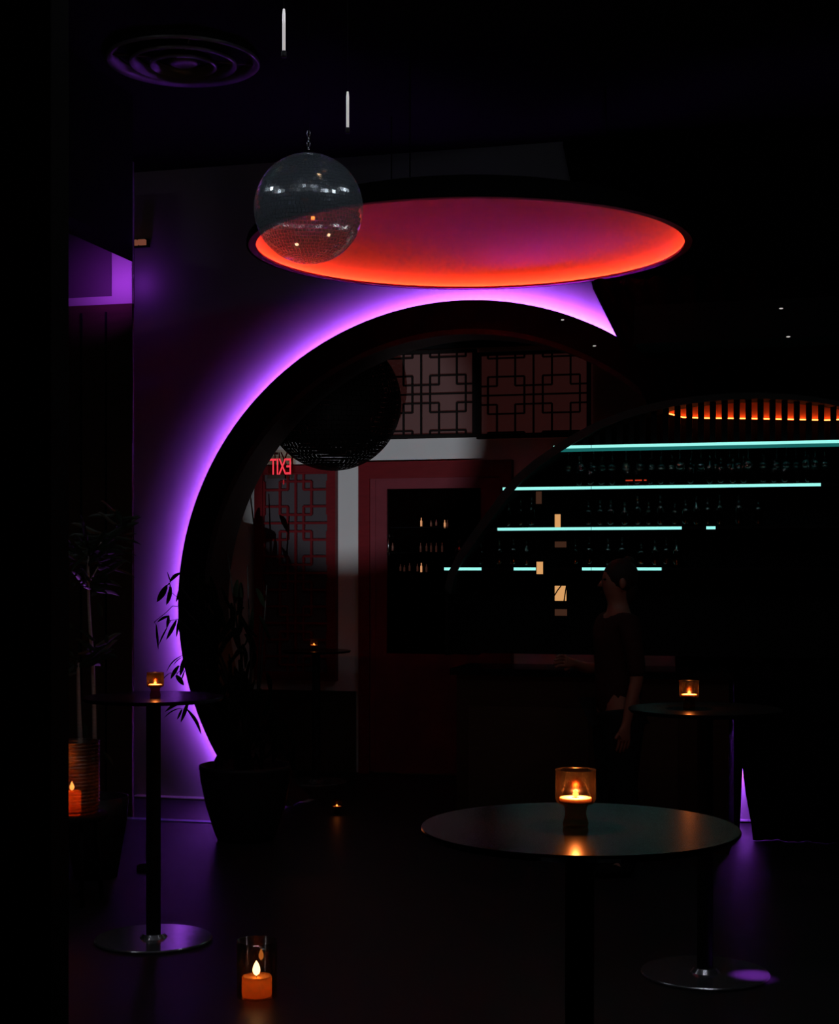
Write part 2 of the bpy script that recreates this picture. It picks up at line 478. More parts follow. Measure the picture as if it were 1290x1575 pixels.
bk = MB().box((gx0, BACK_Y - .034, gzb), (gx1, BACK_Y - .004, gzt)).build('dark_panel', M['dark_wood'], do)
# brown dado below the left screen
A = BP(396, 1060); B = BP(548, 1180)
struct(MB().box((A.x - .6, BACK_Y - .03, 0), (B.x, BACK_Y - .004, A.z)).build('trim_2', M['brown_wood']))
A = BP(520, 866); B = BP(556, 1060)
# black fascia between the beam and the upper screens
struct(MB().box((BP(390, 676).x - .4, BACK_Y - .085, BP(600, 677).z), (BP(920, 676).x, BACK_Y - .072, BP(600, 672).z)).build('trim_3', M['black_wood']))
# dark post between the upper screens
struct(MB().box((BP(522, 600).x, BACK_Y - .06, BP(600, 677).z), (BP(565, 600).x, BACK_Y - .004, 3.7)).build('trim_4', M['black_wood']))
struct(MB().box((XL + 2, BACK_Y - .05, BP(600, 540).z), (XR - 2, BACK_Y - .004, CEIL)).build('trim_5', M['black']))
# ------------------------------------------------------------------ bottles behind the door glass (small glazed rack)
def bottle_mb(h=.26, r=.035):
    return MB().lathe([(0, 0), (r * .9, 0), (r, .01), (r, h * .58), (r * .85, h * .66), (r * .36, h * .76), (r * .33, h * .97), (r * .42, h * .975), (r * .42, h), (0, h)], n=14)
# ------------------------------------------------------------------ back bar with arched top
BY = 9.0
def AP(px, py, y=BY): q = PY(px, py, y); return (q.x, q.z)
arch_px = [(684, 905), (690, 880), (705, 850), (722, 825), (745, 793), (768, 762), (795, 730), (822, 707), (850, 688), (880, 669), (915, 650), (950, 636), (990, 624), (1030, 615), (1075, 609), (1120, 605), (1165, 604), (1210, 606), (1250, 610), (1290, 617), (1330, 627), (1370, 640)]
arch = [AP(*q) for q in arch_px]
bar = empty('back_bar', (1.0, 9.1, 1.0), 'arched black back bar with four thin teal lit shelf lines', 'bar shelves')
zb_bar = AP(850, 1010)[1]
def cab_poly(shrink=0.0):
    pts = [(x + shrink * .6, z - shrink) for x, z in arch]
    return [(pts[0][0], zb_bar)] + pts + [(pts[-1][0], zb_bar)]
BPN_Y = BY + .26
MB().prism([(x, z) for x, z in cab_poly()], BPN_Y, BPN_Y + .03).build('back_panel', M['black'], bar)
# arch rim
rim = MB()
inner = [(x + .035, z - .035) for x, z in arch]
n = len(arch)
vs = [(x, BY - .01, z) for x, z in arch] + [(x, BY - .01, z) for x, z in inner] + [(x, BPN_Y, z) for x, z in inner] + [(x, BPN_Y, z) for x, z in arch]
fs = []
for i in range(n - 1):
    for (a, b) in ((0, 1), (1, 2), (2, 3), (3, 0)):
        fs.append((a * n + i, b * n + i, b * n + i + 1, a * n + i + 1))
rim.add(vs, fs, False)
M['rim'] = mat('bar_rim', (0.03, 0.04, 0.04), 0.7, noise=0.1, spec=0.05)
rim.build('arch_rim', M['rim'], bar)
MB().box((AP(684, 900)[0], BY, zb_bar), (AP(684, 900)[0] + .02, BPN_Y, arch[0][1])).build('side_panel', M['black'], bar)
MB().box((arch[-1][0] - .02, BY, zb_bar), (arch[-1][0], BPN_Y, arch[-1][1])).build('side_panel', M['black'], bar)
def shelf(segs, z_px, xl_px, xr_px, dim=False):
    z = AP(*z_px)[1]
    x0 = AP(xl_px, z_px[1])[0]; x1 = AP(xr_px, z_px[1])[0]
    so = MB().box((x0, BY + .006, z - .008), (x1, BPN_Y, z + .008)).build('shelf', M['black'], bar)
    for a, b in segs:
        xa, xb = AP(a, z_px[1])[0], AP(b, z_px[1])[0]
        MB().box((xa, BY - .003, z - .0085), (xb, BY + .006, z + .0085)).build('light_strip', M['teal_led'], so)
        if dim:
            MB().box((xa - .02, BY - .001, z - .028), (xb, BY + .006, z - .0085)).build('diffuser', M['teal_dim'], so)
    return z
Z1 = shelf([(851, 908.5), (909.5, 1345)], (851, 688), 850, 1350, True)
Z2 = shelf([(773, 908.5), (909.5, 1262)], (773, 752), 770, 1350)
Z3 = shelf([(765, 908.5), (909.5, 1048), (1086, 1100)], (765, 814), 735, 1350)
Z4 = shelf([(683, 703), (704.5, 740), (790, 831), (895, 908.5), (909.5, 937), (963, 1017)], (690, 875), 690, 1350)
# vertical slats between top shelf and arch, and an orange panel imitating the red dish's reflection
slat_y0, slat_y1 = BY + .02, BY + .05
pitch = 0.0672
def arch_z(x):
    for (a, b) in zip(inner, inner[1:]):
        if a[0] <= x <= b[0]:
            k = (x - a[0]) / (b[0] - a[0]); return a[1] + (b[1] - a[1]) * k
    return inner[-1][1]
x = AP(1027, 633)[0] + .002 - pitch * 12
xend = AP(1365, 640)[0]
while x < xend:
    zt = min(arch_z(x - .016), arch_z(x + .016))
    if zt > Z1 + .01:
        MB().box((x - pitch * .5 + .0, slat_y0, Z1 + .008), (x, slat_y1, zt)).build('slat', M['black'], bar)
    x += pitch
M['lens'] = mat('dish_reflection_panel', (0.9, 0.30, 0.12), 0.8)
lens_px = [(1027, 634), (1050, 626), (1080, 619), (1120, 615.5), (1165, 614), (1210, 615), (1250, 619), (1290, 627), (1318, 637), (1300, 643), (1270, 644.5), (1210, 643), (1150, 642), (1090, 641.5), (1050, 640)]
lens = [AP(a, b, BY + .2) for a, b in lens_px]
lo = MB().prism(lens, BY + .2, BY + .21).build('dish_reflection', M['lens'], bar)  # stands in for the red dish reflected behind the slats
lb = lens[:1] + lens[8:][::1]
low = [lens[0]] + lens[8:][::-1]
lowpts = sorted(lens[9:] + [lens[0], lens[8]], key=lambda q: q[0])
MB().tube([(x_, BY + .185, z_ - .008) for x_, z_ in lowpts], .004, 6).build('reflection_strip', emis('orange_strip', (1.0, .16, .03), 9), lo)
light_len = lowpts[-1][0] - lowpts[0][0]

# counter under the shelves
cb0 = PY(700, 1100, 8.75); cb1 = PY(1120, 1100, 8.75)
bc = empty('bar_counter', ((cb0.x + cb1.x) / 2, 8.9, 0), 'dark bar counter standing below the teal lit shelves', 'counter')
MB().box((cb0.x, 8.78, 0), (cb1.x, 9.24, .98)).build('body', M['dark_wood'], bc)
MB().box((cb0.x - .03, 8.74, .98), (cb1.x + .03, 9.26, 1.02)).build('counter_top', M['table_top'], bc)
pnl = MB()
for a, b in ((720, 905), (930, 1042)):
    q0 = PY(a, 1095, 8.775); q1 = PY(b, 1225, 8.775)
    pnl.box((q0.x, 8.768, .18), (q1.x, 8.782, .80))
pnl.build('front_panel', M['brown_wood'], bc)

# bottles and hanging glasses
bt = bottle_mb(.17, .024).build('bottle', M['bottle_glass'])
tag(bt, 'dark glass bottle standing on the second teal lit shelf', 'bottle', 'bottles on the second shelf')
spots = []
for (xa, xb, z, nm, grp) in ((815, 1250, Z2, 'dark glass bottle standing on the second teal lit shelf', 'bottles on the second shelf'),
                    (775, 1180, Z3, 'dark glass bottle standing on the third teal lit shelf', 'bottles on the third shelf'),
                    (700, 1050, Z4, 'dark glass bottle standing on the lowest teal lit shelf', 'bottles on the lowest shelf')):
    px = xa
    while px < xb:
        spots.append((AP(px, 800)[0], z, nm, grp)); px += random.choice([17, 19, 22, 30])
warm_x = [AP(829, 766)[0], AP(857, 800)[0], AP(829, 872)[0], AP(862, 912)[0]]
first = True
for x, z, nm, grp in spots:
    if min(abs(x - q) for q in warm_x) < .06: continue
    c = bt if first else bt.copy()
    if not first: COL.objects.link(c)
    first = False
    c.location = (x, BY + .13 + random.uniform(-.03, .05), z + .0085)
    c.scale = (random.uniform(.85, 1.15),) * 2 + (random.uniform(.85, 1.12),)
    tag(c, nm, 'bottle', grp)
gb = MB().lathe([(0, .0), (.026, 0), (.026, -.003), (.004, -.008), (.003, -.065), (.008, -.072), (.026, -.09), (.030, -.11), (.026, -.138), (.0245, -.138), (.028, -.11), (.024, -.092), (0, -.076)], n=16).build('wine_glass', M['wine_glass'])
first = True
px = 868
while px < 1285:
    c = gb if first else gb.copy()
    if not first: COL.objects.link(c)
    first = False
    c.location = (AP(px, 690)[0], BY + .12 + random.uniform(-.04, .05), Z1 - .008)
    tag(c, 'upside down wine glass hanging under the topmost teal lit shelf', 'glass', 'wine glasses hanging under the top shelf')
    px += random.choice([15, 17, 22])
# small warm lit boxes between the shelves
M['box_wood'] = M['black_wood']
def warm_box(px0, py0, px1, py1, label, m=M['warm_box'], bar_=False, y=BY + .05):
    a = PY(px0, py0, y); b = PY(px1, py1, y)
    r = empty('lantern_box', ((a.x + b.x) / 2, y + .02, b.z), label, 'lantern')
    t = .004
    MB().box((a.x, y, b.z), (b.x, y + .006, a.z)).build('lit_pane', m, r)
    f = MB().box((a.x - t, y - .003, b.z - t), (a.x, y + .05, a.z + t)).box((b.x, y - .003, b.z - t), (b.x + t, y + .05, a.z + t)).box((a.x, y - .003, b.z - t), (b.x, y + .05, b.z)).box((a.x, y - .003, a.z), (b.x, y + .05, a.z + t))
    f.box((a.x - t, y + .05, b.z - t), (b.x + t, y + .054, a.z + t))
    if bar_:
        f.tube([(a.x - .001, y - .004, b.z + (a.z - b.z) * .35), (a.x + (b.x - a.x) * .25, y - .004, b.z + (a.z - b.z) * .7), (a.x + (b.x - a.x) * .55, y - .004, a.z)], .004, 6)
        f.tube([(b.x - (b.x - a.x) * .2, y - .004, b.z), (b.x, y - .004, a.z)], .004, 6)
    f.build('case', M['black_wood'], r)
    return r
warm_box(824, 756, 833, 775, 'small dim lantern box directly under the second teal shelf line', M['warm_dim'])
warm_box(853, 791, 862, 811, 'narrow glowing amber lantern box standing on the third teal shelf line')
warm_box(825, 864, 835, 883, 'bright amber lantern box crossing the lowest teal shelf line', y=BY - .02)
warm_box(853, 901, 871, 924, 'glowing amber lantern box with a curved dark bar across its pane', bar_=True)
warm_box(853, 937, 872, 947, 'low dim reddish lantern box, lowest of the lantern boxes', M['warm_dim'])
warm_box(853, 833, 871, 842, 'dim lantern box just below the third teal shelf line', M['warm_dim'])

# ------------------------------------------------------------------ black drapes added to keep the right side of the gate dark
def drape(name, rows, label, y0, seed, amp=.05):
    rnd = random.Random(seed)
    mb = MB(); nx = 60; vs = []
    ph = rnd.uniform(0, 6)
    for (xl, xr, z) in rows:
        for i in range(nx + 1):
            k = i / nx; x = xl + (xr - xl) * k
            vs.append((x, y0 + amp * math.sin(x * 34 + ph) + .02 * math.sin(x * 77 + ph * 2), z))
    m = nx + 1; fs = []
    for j in range(len(rows) - 1):
        for i in range(nx):
            fs.append((j * m + i, j * m + i + 1, (j + 1) * m + i + 1, (j + 1) * m + i))
    mb.add(vs, fs, True)
    o = mb.build(name, M['cloth'])
    sd = o.modifiers.new('thickness', 'SOLIDIFY'); sd.thickness = .006
    return tag(o, label, 'curtain')
CY = 9.42
rowsA = []
for py, pxl, pxr in ((225, 820, 1146), (300, 853, 1146), (380, 888, 1146), (440, 915, 1146), (480, 932, 1146), (520, 950, 1146), (600, 985, 1146), (700, 1029, 1146), (900, 1035, 1144), (1100, 1038, 1142), (1165, 1040, 1141), (1215, 1040, 1139), (1262, 1040, 1137), (1283, 1040, 1136)):
    rowsA.append((PY(pxl, py, CY).x, PY(pxr, py, CY).x, max(.004, PY(1000, py, CY).z)))
rowsA = [r_ for r_ in rowsA if r_[2] < 3.36]
rowsA = [(PY(915, 441, CY).x, rowsA[0][1], 3.37)] + rowsA[:-1] + [(rowsA[-1][0], rowsA[-1][1], .004)]
drape('curtain', rowsA, 'added black drape darkening the right side of the round gate', CY, 1)
q0 = PY(866, 225, 9.97); q1 = PY(912, 445, 9.97); q2 = PY(965, 552, 9.97)
struct(MB().prism([(q0.x, CEIL), (XR, CEIL), (XR, q2.z), (q2.x, q2.z), (q1.x, q1.z), (q0.x, q0.z)], 9.96, 9.995).build('wall_dark_patch', M['black']))  # black panel added to keep the upper right wall dark
rowsB = []
for py, pxl, pxr in ((225, 1138, 1480), (700, 1138, 1480), (1100, 1140, 1480), (1165, 1141.5, 1480), (1215, 1148, 1480), (1262, 1158, 1480)):
    rowsB.append((PY(pxl, py, CY - .0).x, PY(pxr, py, CY).x, max(.004, PY(1100, py, CY).z)))
rowsB = [(r_[0], r_[1], r_[2]) for r_ in rowsB if r_[2] < 3.3]
rowsB = [(rowsB[0][0], rowsB[0][1], 3.36)] + rowsB + [(rowsB[-1][0] + .01, rowsB[-1][1], .004)]
drape('curtain', rowsB, 'added black drape darkening the far right, behind the bar shelves', CY - .12, 2, .03)
# ------------------------------------------------------------------ glowing red dish hanging from the ceiling
DC = PD(721.5, 384, 8.88)
DR = 1.265
DZ = DC.z
dish = empty('dish_lamp', (DC.x, DC.y, DZ), 'large shallow dish lamp glowing red and orange inside, above the gate', 'lamp')
prof = []
for i in range(15):
    k = i / 14
    prof.append((DR * math.sin(k * PI / 2), .26 * math.cos(k * PI / 2)))
mb = MB().lathe(prof, (DC.x, DC.y, DZ + .012), 128)
mb.build('inner_bowl', M['dish'], dish)
op = [(r + .012 if r > 0 else 0, z + .015) for r, z in prof]
MB().lathe(op + [(DR + .012, 0.0), (DR, 0)], (DC.x, DC.y, DZ), 128).build('outer_shell', M['black'], dish)
MB().lathe([(DR + .012, 0), (DR - .042, 0), (DR - .042, .012), (DR - .039, .012), (DR - .039, .003), (DR + .0, .003)], (DC.x, DC.y, DZ), 128, smooth=False).build('rim', M['dish'], dish)
MB().tube([(DC.x + (DR - .022) * math.cos(2 * PI * k / 160), DC.y + (DR - .022) * math.sin(2 * PI * k / 160), DZ + .008) for k in range(160)], .0035, 6, closed=True).build('light_strip', M['orange_led'], dish)
for a in (20, 140, 260):
    rd = MB()
    x, y = DC.x + .8 * math.cos(math.radians(a)), DC.y + .8 * math.sin(math.radians(a))
    rd.tube([(x, y, DZ + .235), (x, y, CEIL)], .004, 6).build('hanging_rod', M['black'], dish)

# ------------------------------------------------------------------ mirror balls
def tiled_ball(r, seed, rows=44, jit=.006):
    rnd = random.Random(seed); mb = MB()
    for i in range(rows):
        t0 = PI * i / rows + .003; t1 = PI * (i + 1) / rows - .003
        nc = max(3, int(round(2 * PI * math.sin((t0 + t1) / 2) / (PI / rows))))
        off = rnd.uniform(0, 1)
        for k in range(nc):
            a0 = 2 * PI * (k + off) / nc + .003 / max(.2, math.sin((t0 + t1) / 2)); a1 = 2 * PI * (k + 1 + off) / nc - .003 / max(.2, math.sin((t0 + t1) / 2))
            q = [Vector((math.sin(t) * math.cos(a), math.sin(t) * math.sin(a), math.cos(t))) * r for t, a in ((t0, a0), (t1, a0), (t1, a1), (t0, a1))]
            c = sum(q, Vector()) / 4
            n_ = c.normalized()
            ax = Vector((rnd.uniform(-1, 1), rnd.uniform(-1, 1), rnd.uniform(-1, 1))).normalized()
            R_ = Matrix.Rotation(rnd.gauss(0, jit * 3), 3, ax)
            q = [c + R_ @ (p_ - c) for p_ in q]
            mb.add(q, [(0, 1, 2, 3)], False)
    return mb
def mirror_ball(px, py, depth, rpx, label, m, chain_top):
    c = PD(px, py, depth); r = rpx * depth / FPX
    o = empty('mirror_ball', c, label, 'mirror ball')
    b = tiled_ball(r, int(px))
    b.v = [(x + c.x, y + c.y, z + c.z) for x, y, z in b.v]
    b.build('mirror_tiles', m, o)
    cm = MB().lathe([(0, r + .012), (.022, r + .012), (.026, r - .004), (.026, r - .008)], (c.x, c.y, c.z), 16)
    cm.build('cap', M['chrome'] if m is not M['dark_ball'] else M['black'], o)
    ch = MB()
    z = c.z + r + .022
    for k in range(4):
        pts = []
        for j in range(12):
            a = 2 * PI * j / 12
            u_, v_ = .007 * math.cos(a), .014 * math.sin(a)
            pts.append((c.x + (u_ if k % 2 else 0), c.y + (0 if k % 2 else u_), z + v_))
        ch.tube(pts, .0022, 6, closed=True); z += .022
    ch.build('chain', M['chrome'] if m is not M['dark_ball'] else M['black'], o)
    MB().tube([(c.x, c.y, z - .01), (c.x, c.y, min(CEIL, CEIL))], .0016, 6).build('cord', M['black'], o)
    return o, c, r
ball, BC, BR = mirror_ball(474.5, 321, 6.5, 84, 'silver mirror ball hanging in front of the red dish lamp', M['ball'], 215)
c2 = PY(512, 619, 10.72)
mirror_ball(512, 619, (c2 - CAM).dot(FW), 105, 'black unlit mirror ball hanging behind the round gate', M['dark_ball'], 500)

# ------------------------------------------------------------------ two slim pendant lamps
def pendant(px, pyt, pyb, depth, label):
    b = PD(px, pyb, depth); t = PD(px, pyt, depth)
    o = empty('pendant_lamp', (t.x, t.y, b.z), label, 'pendant lamp')
    MB().lathe([(0, 0), (.006, 0), (.006, t.z - b.z - .02), (.004, t.z - b.z)], (b.x, b.y, b.z), 14).build('tube', M['silver'], o)
    MB().lathe([(0, -.022), (.010, -.022), (.0115, -.015), (.0095, -.010), (.0115, -.004), (.009, .001), (0, .001)], (b.x, b.y, b.z), 14).build('socket', M['pot'], o)
    MB().tube([(t.x, t.y, t.z), (t.x, t.y, CEIL)], .0014, 6).build('cord', M['twig'], o)
    return o
pendant(436.5, 14, 79, 5.6, 'slim silver tube pendant at the top edge, higher of the two')
pendant(534.5, 141, 197, 6.3, 'slim silver tube pendant just above the silver mirror ball')

# ------------------------------------------------------------------ round stepped air diffuser
VC = PD(282, 97, 8.4)
vr = .415
vent = empty('air_vent', (VC.x, VC.y, VC.z), 'round stepped air vent on the dark ceiling, faintly purple', 'vent')
M['vent'] = mat('vent_enamel', (0.11, 0.10, 0.12), 0.35, noise=0.05)
for (ro, ri, z0, z1) in ((1.0, .86, 0, .035), (.70, .60, -.012, .03), (.44, .36, -.022, .02)):
    MB().lathe([(ro * vr, z0 + .012), (ro * vr, z0), (ro * vr - .008, z0 - .006), (ri * vr, z1), (ri * vr, z1 + .01), (ro * vr - .01, z0 + .012)], (VC.x, VC.y, VC.z), 72).build('cone_ring', M['vent'], vent)
MB().lathe([(0, -.01), (.16 * vr, -.01), (.2 * vr, .0), (.18 * vr, .015), (0, .015)], (VC.x, VC.y, VC.z), 40).build('centre_cap', M['vent'], vent)
MB().lathe([(vr * .98, .012), (vr * .98, CEIL - VC.z)], (VC.x, VC.y, VC.z), 64).build('collar', M['black'], vent)
for a in range(4):
    bx = MB()
    an = a * PI / 2 + .5
    bx.tube([(VC.x + .3 * vr * math.cos(an), VC.y + .3 * vr * math.sin(an), VC.z + .022), (VC.x + .95 * vr * math.cos(an), VC.y + .95 * vr * math.sin(an), VC.z + .02)], .006, 6).build('bracket', M['vent'], vent)

# ------------------------------------------------------------------ lit cove and panelled partition at the left
qx1 = PY(203, 800, 9.1).x; qx0 = PY(-60, 800, 9.1).x
ztop = PY(190, 467, 9.1).z
part = struct(MB().box((qx0, 9.1, 0), (qx1, 9.13, ztop)).build('wall_panelled', M['brown_wood']))
gr_ = MB()
for px in (125, 163):
    q = PY(px, 800, 9.095); gr_.box((q.x - .006, 9.09, .1), (q.x + .006, 9.1, ztop - .05))
gr_.build('panel_joint', M['black'], part)
cove = empty('light_cove', (PY(150, 467, 9.3).x, 9.3, ztop), 'white recessed cove lit purple at the top left beside the gate wall', 'cove')
def CP(px, py): q = PY(px, py, 9.19); return q
cx0, cx1 = CP(20, 460).x, CP(202.5, 460).x
cxm = CP(172, 460).x; zl = CP(180, 455).z
M['cove_dark'] = mat('cove_back_paint', (.07, .05, .07), .8, noise=.05)
MB().box((cx0, 9.22, ztop), (cx1, 9.23, 4.25)).build('back_panel', M['cove_dark'], cove)
MB().box((cxm, 9.19, ztop + .002), (cx1, 9.22, 4.25)).build('side_lip', M['wall'], cove)
MB().box((cx0, 9.19, ztop + .002), (cxm, 9.22, zl)).build('bottom_lip', M['wall'], cove)
MB().box((cx0, 9.131, ztop - .006), (cx1, 9.23, ztop - .0005)).build('ledge', M['black'], cove)
# black sloping soffit that cuts across the cove
e1 = PD(204, 403, 9.55); 
zs = e1.z
e0 = PZ(100, 356, zs)
ex = (e1 - e0)
e2 = PZ(204, 875 - (zs - CAM_Z) * FPX / 9.12, zs)
vs = [e0 - ex * 1.3, e1, e2, e0 - ex * 1.3 + (e2 - e1) * 1.2]
sf = MB()
sf.add([(p_.x, p_.y, zs) for p_ in vs] + [(p_.x, p_.y, CEIL) for p_ in vs], [(0, 1, 2, 3), (7, 6, 5, 4), (0, 4, 5, 1), (1, 5, 6, 2), (2, 6, 7, 3), (3, 7, 4, 0)])
struct(sf.build('trim_6', M['black']))
cl = PD(176, 430, 8.9)
light('cove_light', 'AREA', PD(176, 398, 9.5), 1.0, (0.50, 0.055, 1.0), PD(180, 440, 10.05), shape='RECTANGLE', size=.2, size_y=.03, spread=math.radians(75))
co_l = light('cove_led', 'POINT', (PY(206, 432, 9.86).x, 9.86, PY(206, 432, 9.86).z), 0.35, (0.42, 0.05, 1.0), shadow_soft_size=.02)
bl0 = PY(203.2, 430, 9.185); bl1 = PD(203.2, 430, 9.2)
MB().add([(bl0.x, bl0.y, ztop - .9), (bl1.x, bl1.y, ztop - .9), (bl1.x, bl1.y, zs + .35), (bl0.x, bl0.y, zs + .35), (bl0.x + .003, bl0.y, ztop - .9), (bl1.x + .003, bl1.y, ztop - .9), (bl1.x + .003, bl1.y, zs + .35), (bl0.x + .003, bl0.y, zs + .35)],
         [(0, 1, 2, 3), (7, 6, 5, 4), (0, 4, 5, 1), (1, 5, 6, 2), (2, 6, 7, 3), (3, 7, 4, 0)]).build('spill_blocker', M['black'], cove)  # added plate, stops cove light spilling onto the gate wall
# small amber lamp at the soffit corner
al = PY(208, 373, 9.94)
wl = empty('wall_lamp', al, 'tiny amber lamp strip high on the wall above the purple cove', 'lamp')
MB().box((al.x - .075, al.y - .01, al.z - .018), (al.x + .012, al.y + .02, al.z + .018)).box((al.x + .024, al.y - .01, al.z - .018), (al.x + .075, al.y + .02, al.z + .018)).build('lit_face', emis('amber_dim', (.32, .10, .06), .5), wl)
MB().box((al.x - .085, al.y + .02, al.z - .026), (al.x + .085, al.y + .06, al.z + .026)).build('housing', M['black'], wl)

# ------------------------------------------------------------------ high tables
def high_table(loc, rt, rb, label, h=1.05):
    o = empty('high_table', loc, label, 'table', 'round high tables')
    x, y, z = loc
    MB().lathe([(0, h - .016), (rt * .97, h - .016), (rt, h - .006), (rt, h - .003), (rt * .995, h), (0, h)], (x, y, 0), 96, smooth=False).build('table_top', M['table_top'], o)
    MB().lathe([(.031, .015), (.031, h - .016)], (x, y, 0), 24).build('pole', M['table_pole'], o)
    MB().lathe([(0, 0), (rb * .99, 0), (rb, .004), (rb, .009), (rb * .985, .013), (.06, .013), (.045, .03), (.031, .03)], (x, y, 0), 96, smooth=False).build('base', M['metal'], o)
    return o
T1 = PZ(236, 1446, 0); T2 = PZ(891, 1271, 1.05); T3 = PZ(1084, 1499, 0)
high_table((T1.x, T1.y, 0), .303, .252, 'round high table at left with its disc base glowing purple')
high_table((T2.x, T2.y, 0), .339, .27, 'nearest round high table carrying the largest glowing candle holder')
high_table((T3.x, T3.y, 0), .30, .252, 'round high table at right, behind the nearest table')
T4 = PY(486, 1000, 10.95); T4 = Vector((T4.x, T4.y, 0))
high_table((T4.x, T4.y, 0), .26, .23, 'round high table in the dark room beyond the gate', .99)

# ------------------------------------------------------------------ candle holders
def votive(loc, s, label, power):
    o = empty('candle_holder', loc, label, 'candle holder', None)
    x, y, z = loc
    def sc(p): return [(r * s, h * s) for r, h in p]
    MB().lathe(sc([(0, 0.001), (.026, 0.001), (.028, .006), (.022, .028), (.025, .046), (.040, .052), (.043, .06), (.0425, .118), (.0435, .122), (.041, .122), (.0395, .062), (.036, .0535), (0, .053)]), loc, 36).build('glass', M['amber'], o)
    MB().lathe(sc([(0, .0545), (.034, .0545), (.034, .062), (.033, .0625), (0, .0625)]), loc, 32).build('wax', M['wax'], o)
    MB().lathe(sc([(0.0008, .063), (.006, .066), (.0065, .070), (.004, .075), (.0003, .079)]), loc, 12).build('flame', M['flame'], o)
    l = light('flame_light', 'POINT', (0, 0, .090 * s), power, (1.0, .60, .32), shadow_soft_size=.004 * s)
    l.parent = o
    return o
c2p = PZ(885, 1272, 1.05)
votive((c2p.x, c2p.y, 1.0505), 1.0, 'largest amber glass candle holder on the nearest high table', 6.0)
c1 = PD(236, 1066, 6.60); 
votive((c1.x, T1.y - .02, 1.0505), .86, 'amber glass candle holder on the left high table before the purple wall', 3.2)
c3 = PD(1060, 1086, T3.y / ray(1060, 1086).y if False else (T3 - CAM).dot(FW))
votive((c3.x, T3.y - .03, 1.0505), .9, 'amber glass candle holder on the high table at right', 4.0)
c4 = PY(486, 990, 10.9)
votive((T4.x, 10.9, .9905), .7, 'tiny amber candle holder glowing on the table beyond the gate', .3)
c5 = PZ(518, 1252, 0)
votive((c5.x, c5.y, 0.0005), .8, 'tiny amber candle holder on the floor at the foot of the gate', .05)

# pillar candle on the floor in a clear hurricane glass
pc = PZ(395, 1531, 0.004)
pcn = empty('pillar_candle', (pc.x, pc.y, 0), 'thick amber pillar candle burning on the floor in front', 'candle')
x, y = pc.x, pc.y
MB().lathe([(0, .004), (.054, .004), (.056, .008), (.056, .072), (.053, .078), (.046, .074), (.02, .070), (0, .069)], (x, y, 0), 40).build('wax_body', M['orange_wax'], pcn)
MB().lathe([(0.001, .078), (.011, .086), (.0145, .098), (.012, .113), (.006, .126), (.0005, .134)], (x - .002, y, 0), 16).build('flame', M['flame'], pcn)
MB().tube([(x - .002, y, .066), (x - .002, y, .084)], .0012, 6).build('wick', M['black'], pcn)
MB().lathe([(.0, .0005), (.074, .0005), (.075, .003), (.076, .21), (.0745, .21), (.0735, .004), (0, .0035)], (x, y, 0), 40).build('glass', M['clear'], pcn)
MB().lathe([(0.001, 0), (.009, .010), (.0095, .022), (.004, .036), (.0005, .044)], (x - .004, y + .055, .122), 14).build('flame_reflection', M['reflected_flame'], pcn)  # glowing shape in place of the flame's reflection in the glass
for zz, pw in ((.060, .10), (.108, .035)):
    l = light('candle_light', 'POINT', (0, 0, zz), pw, (1.0, .34, .07), shadow_soft_size=.006)
    l.parent = pcn

# ribbed glass lantern on a stool at the left
lp = PD(113, 1250, 7.4)
stool = empty('stool', (lp.x, lp.y, 0), 'small dark round stool under the ribbed glass lantern', 'stool')
MB().lathe([(0, lp.z - .03), (.16, lp.z - .03), (.165, lp.z - .02), (.16, lp.z - .001), (0, lp.z - .001)], (lp.x, lp.y, 0), 32).build('seat', M['table_pole'], stool)
for a in (45, 135, 225, 315):
    ca, sa = math.cos(math.radians(a)), math.sin(math.radians(a))
    MB().tube([(lp.x + .11 * ca, lp.y + .11 * sa, lp.z - .03), (lp.x + .14 * ca, lp.y + .14 * sa, 0.001)], .012, 8).build('leg', M['table_pole'], stool)
lant = empty('lantern', (lp.x, lp.y, lp.z), 'large ribbed glass lantern with a candle burning low inside, far left', 'lantern')
pr = []
H = .345; Rr = .122
for i in range(70):
    h = H * i / 69
    pr.append((Rr * (1 - .12 * (1 - min(1, h / .05)) ** 2) + .004 * math.sin(i * 2 * PI / 3.4), h))
MB().lathe([(0, .001), (Rr * .86, .001)] + pr + [(Rr - .004, H), (Rr - .006, .01), (0, .006)], (lp.x, lp.y, lp.z), 48).build('ribbed_glass', M['ribbed'], lant)
MB().lathe([(0, .008), (.045, .008), (.045, .098), (.041, .105), (0, .100)], (lp.x - .01, lp.y, lp.z), 24).build('candle', M['orange_wax'], lant)
MB().lathe([(0.0005, .106), (.010, .114), (.012, .124), (.006, .140), (.0005, .152)], (lp.x - .008, lp.y, lp.z), 14).build('flame', M['flame'], lant)
for zz, pw in ((.08, .22), (.165, .22)):
    l = light('lantern_light', 'POINT', (-.01, 0, zz), pw, (1.0, .34, .08), shadow_soft_size=.008)
    l.parent = lant

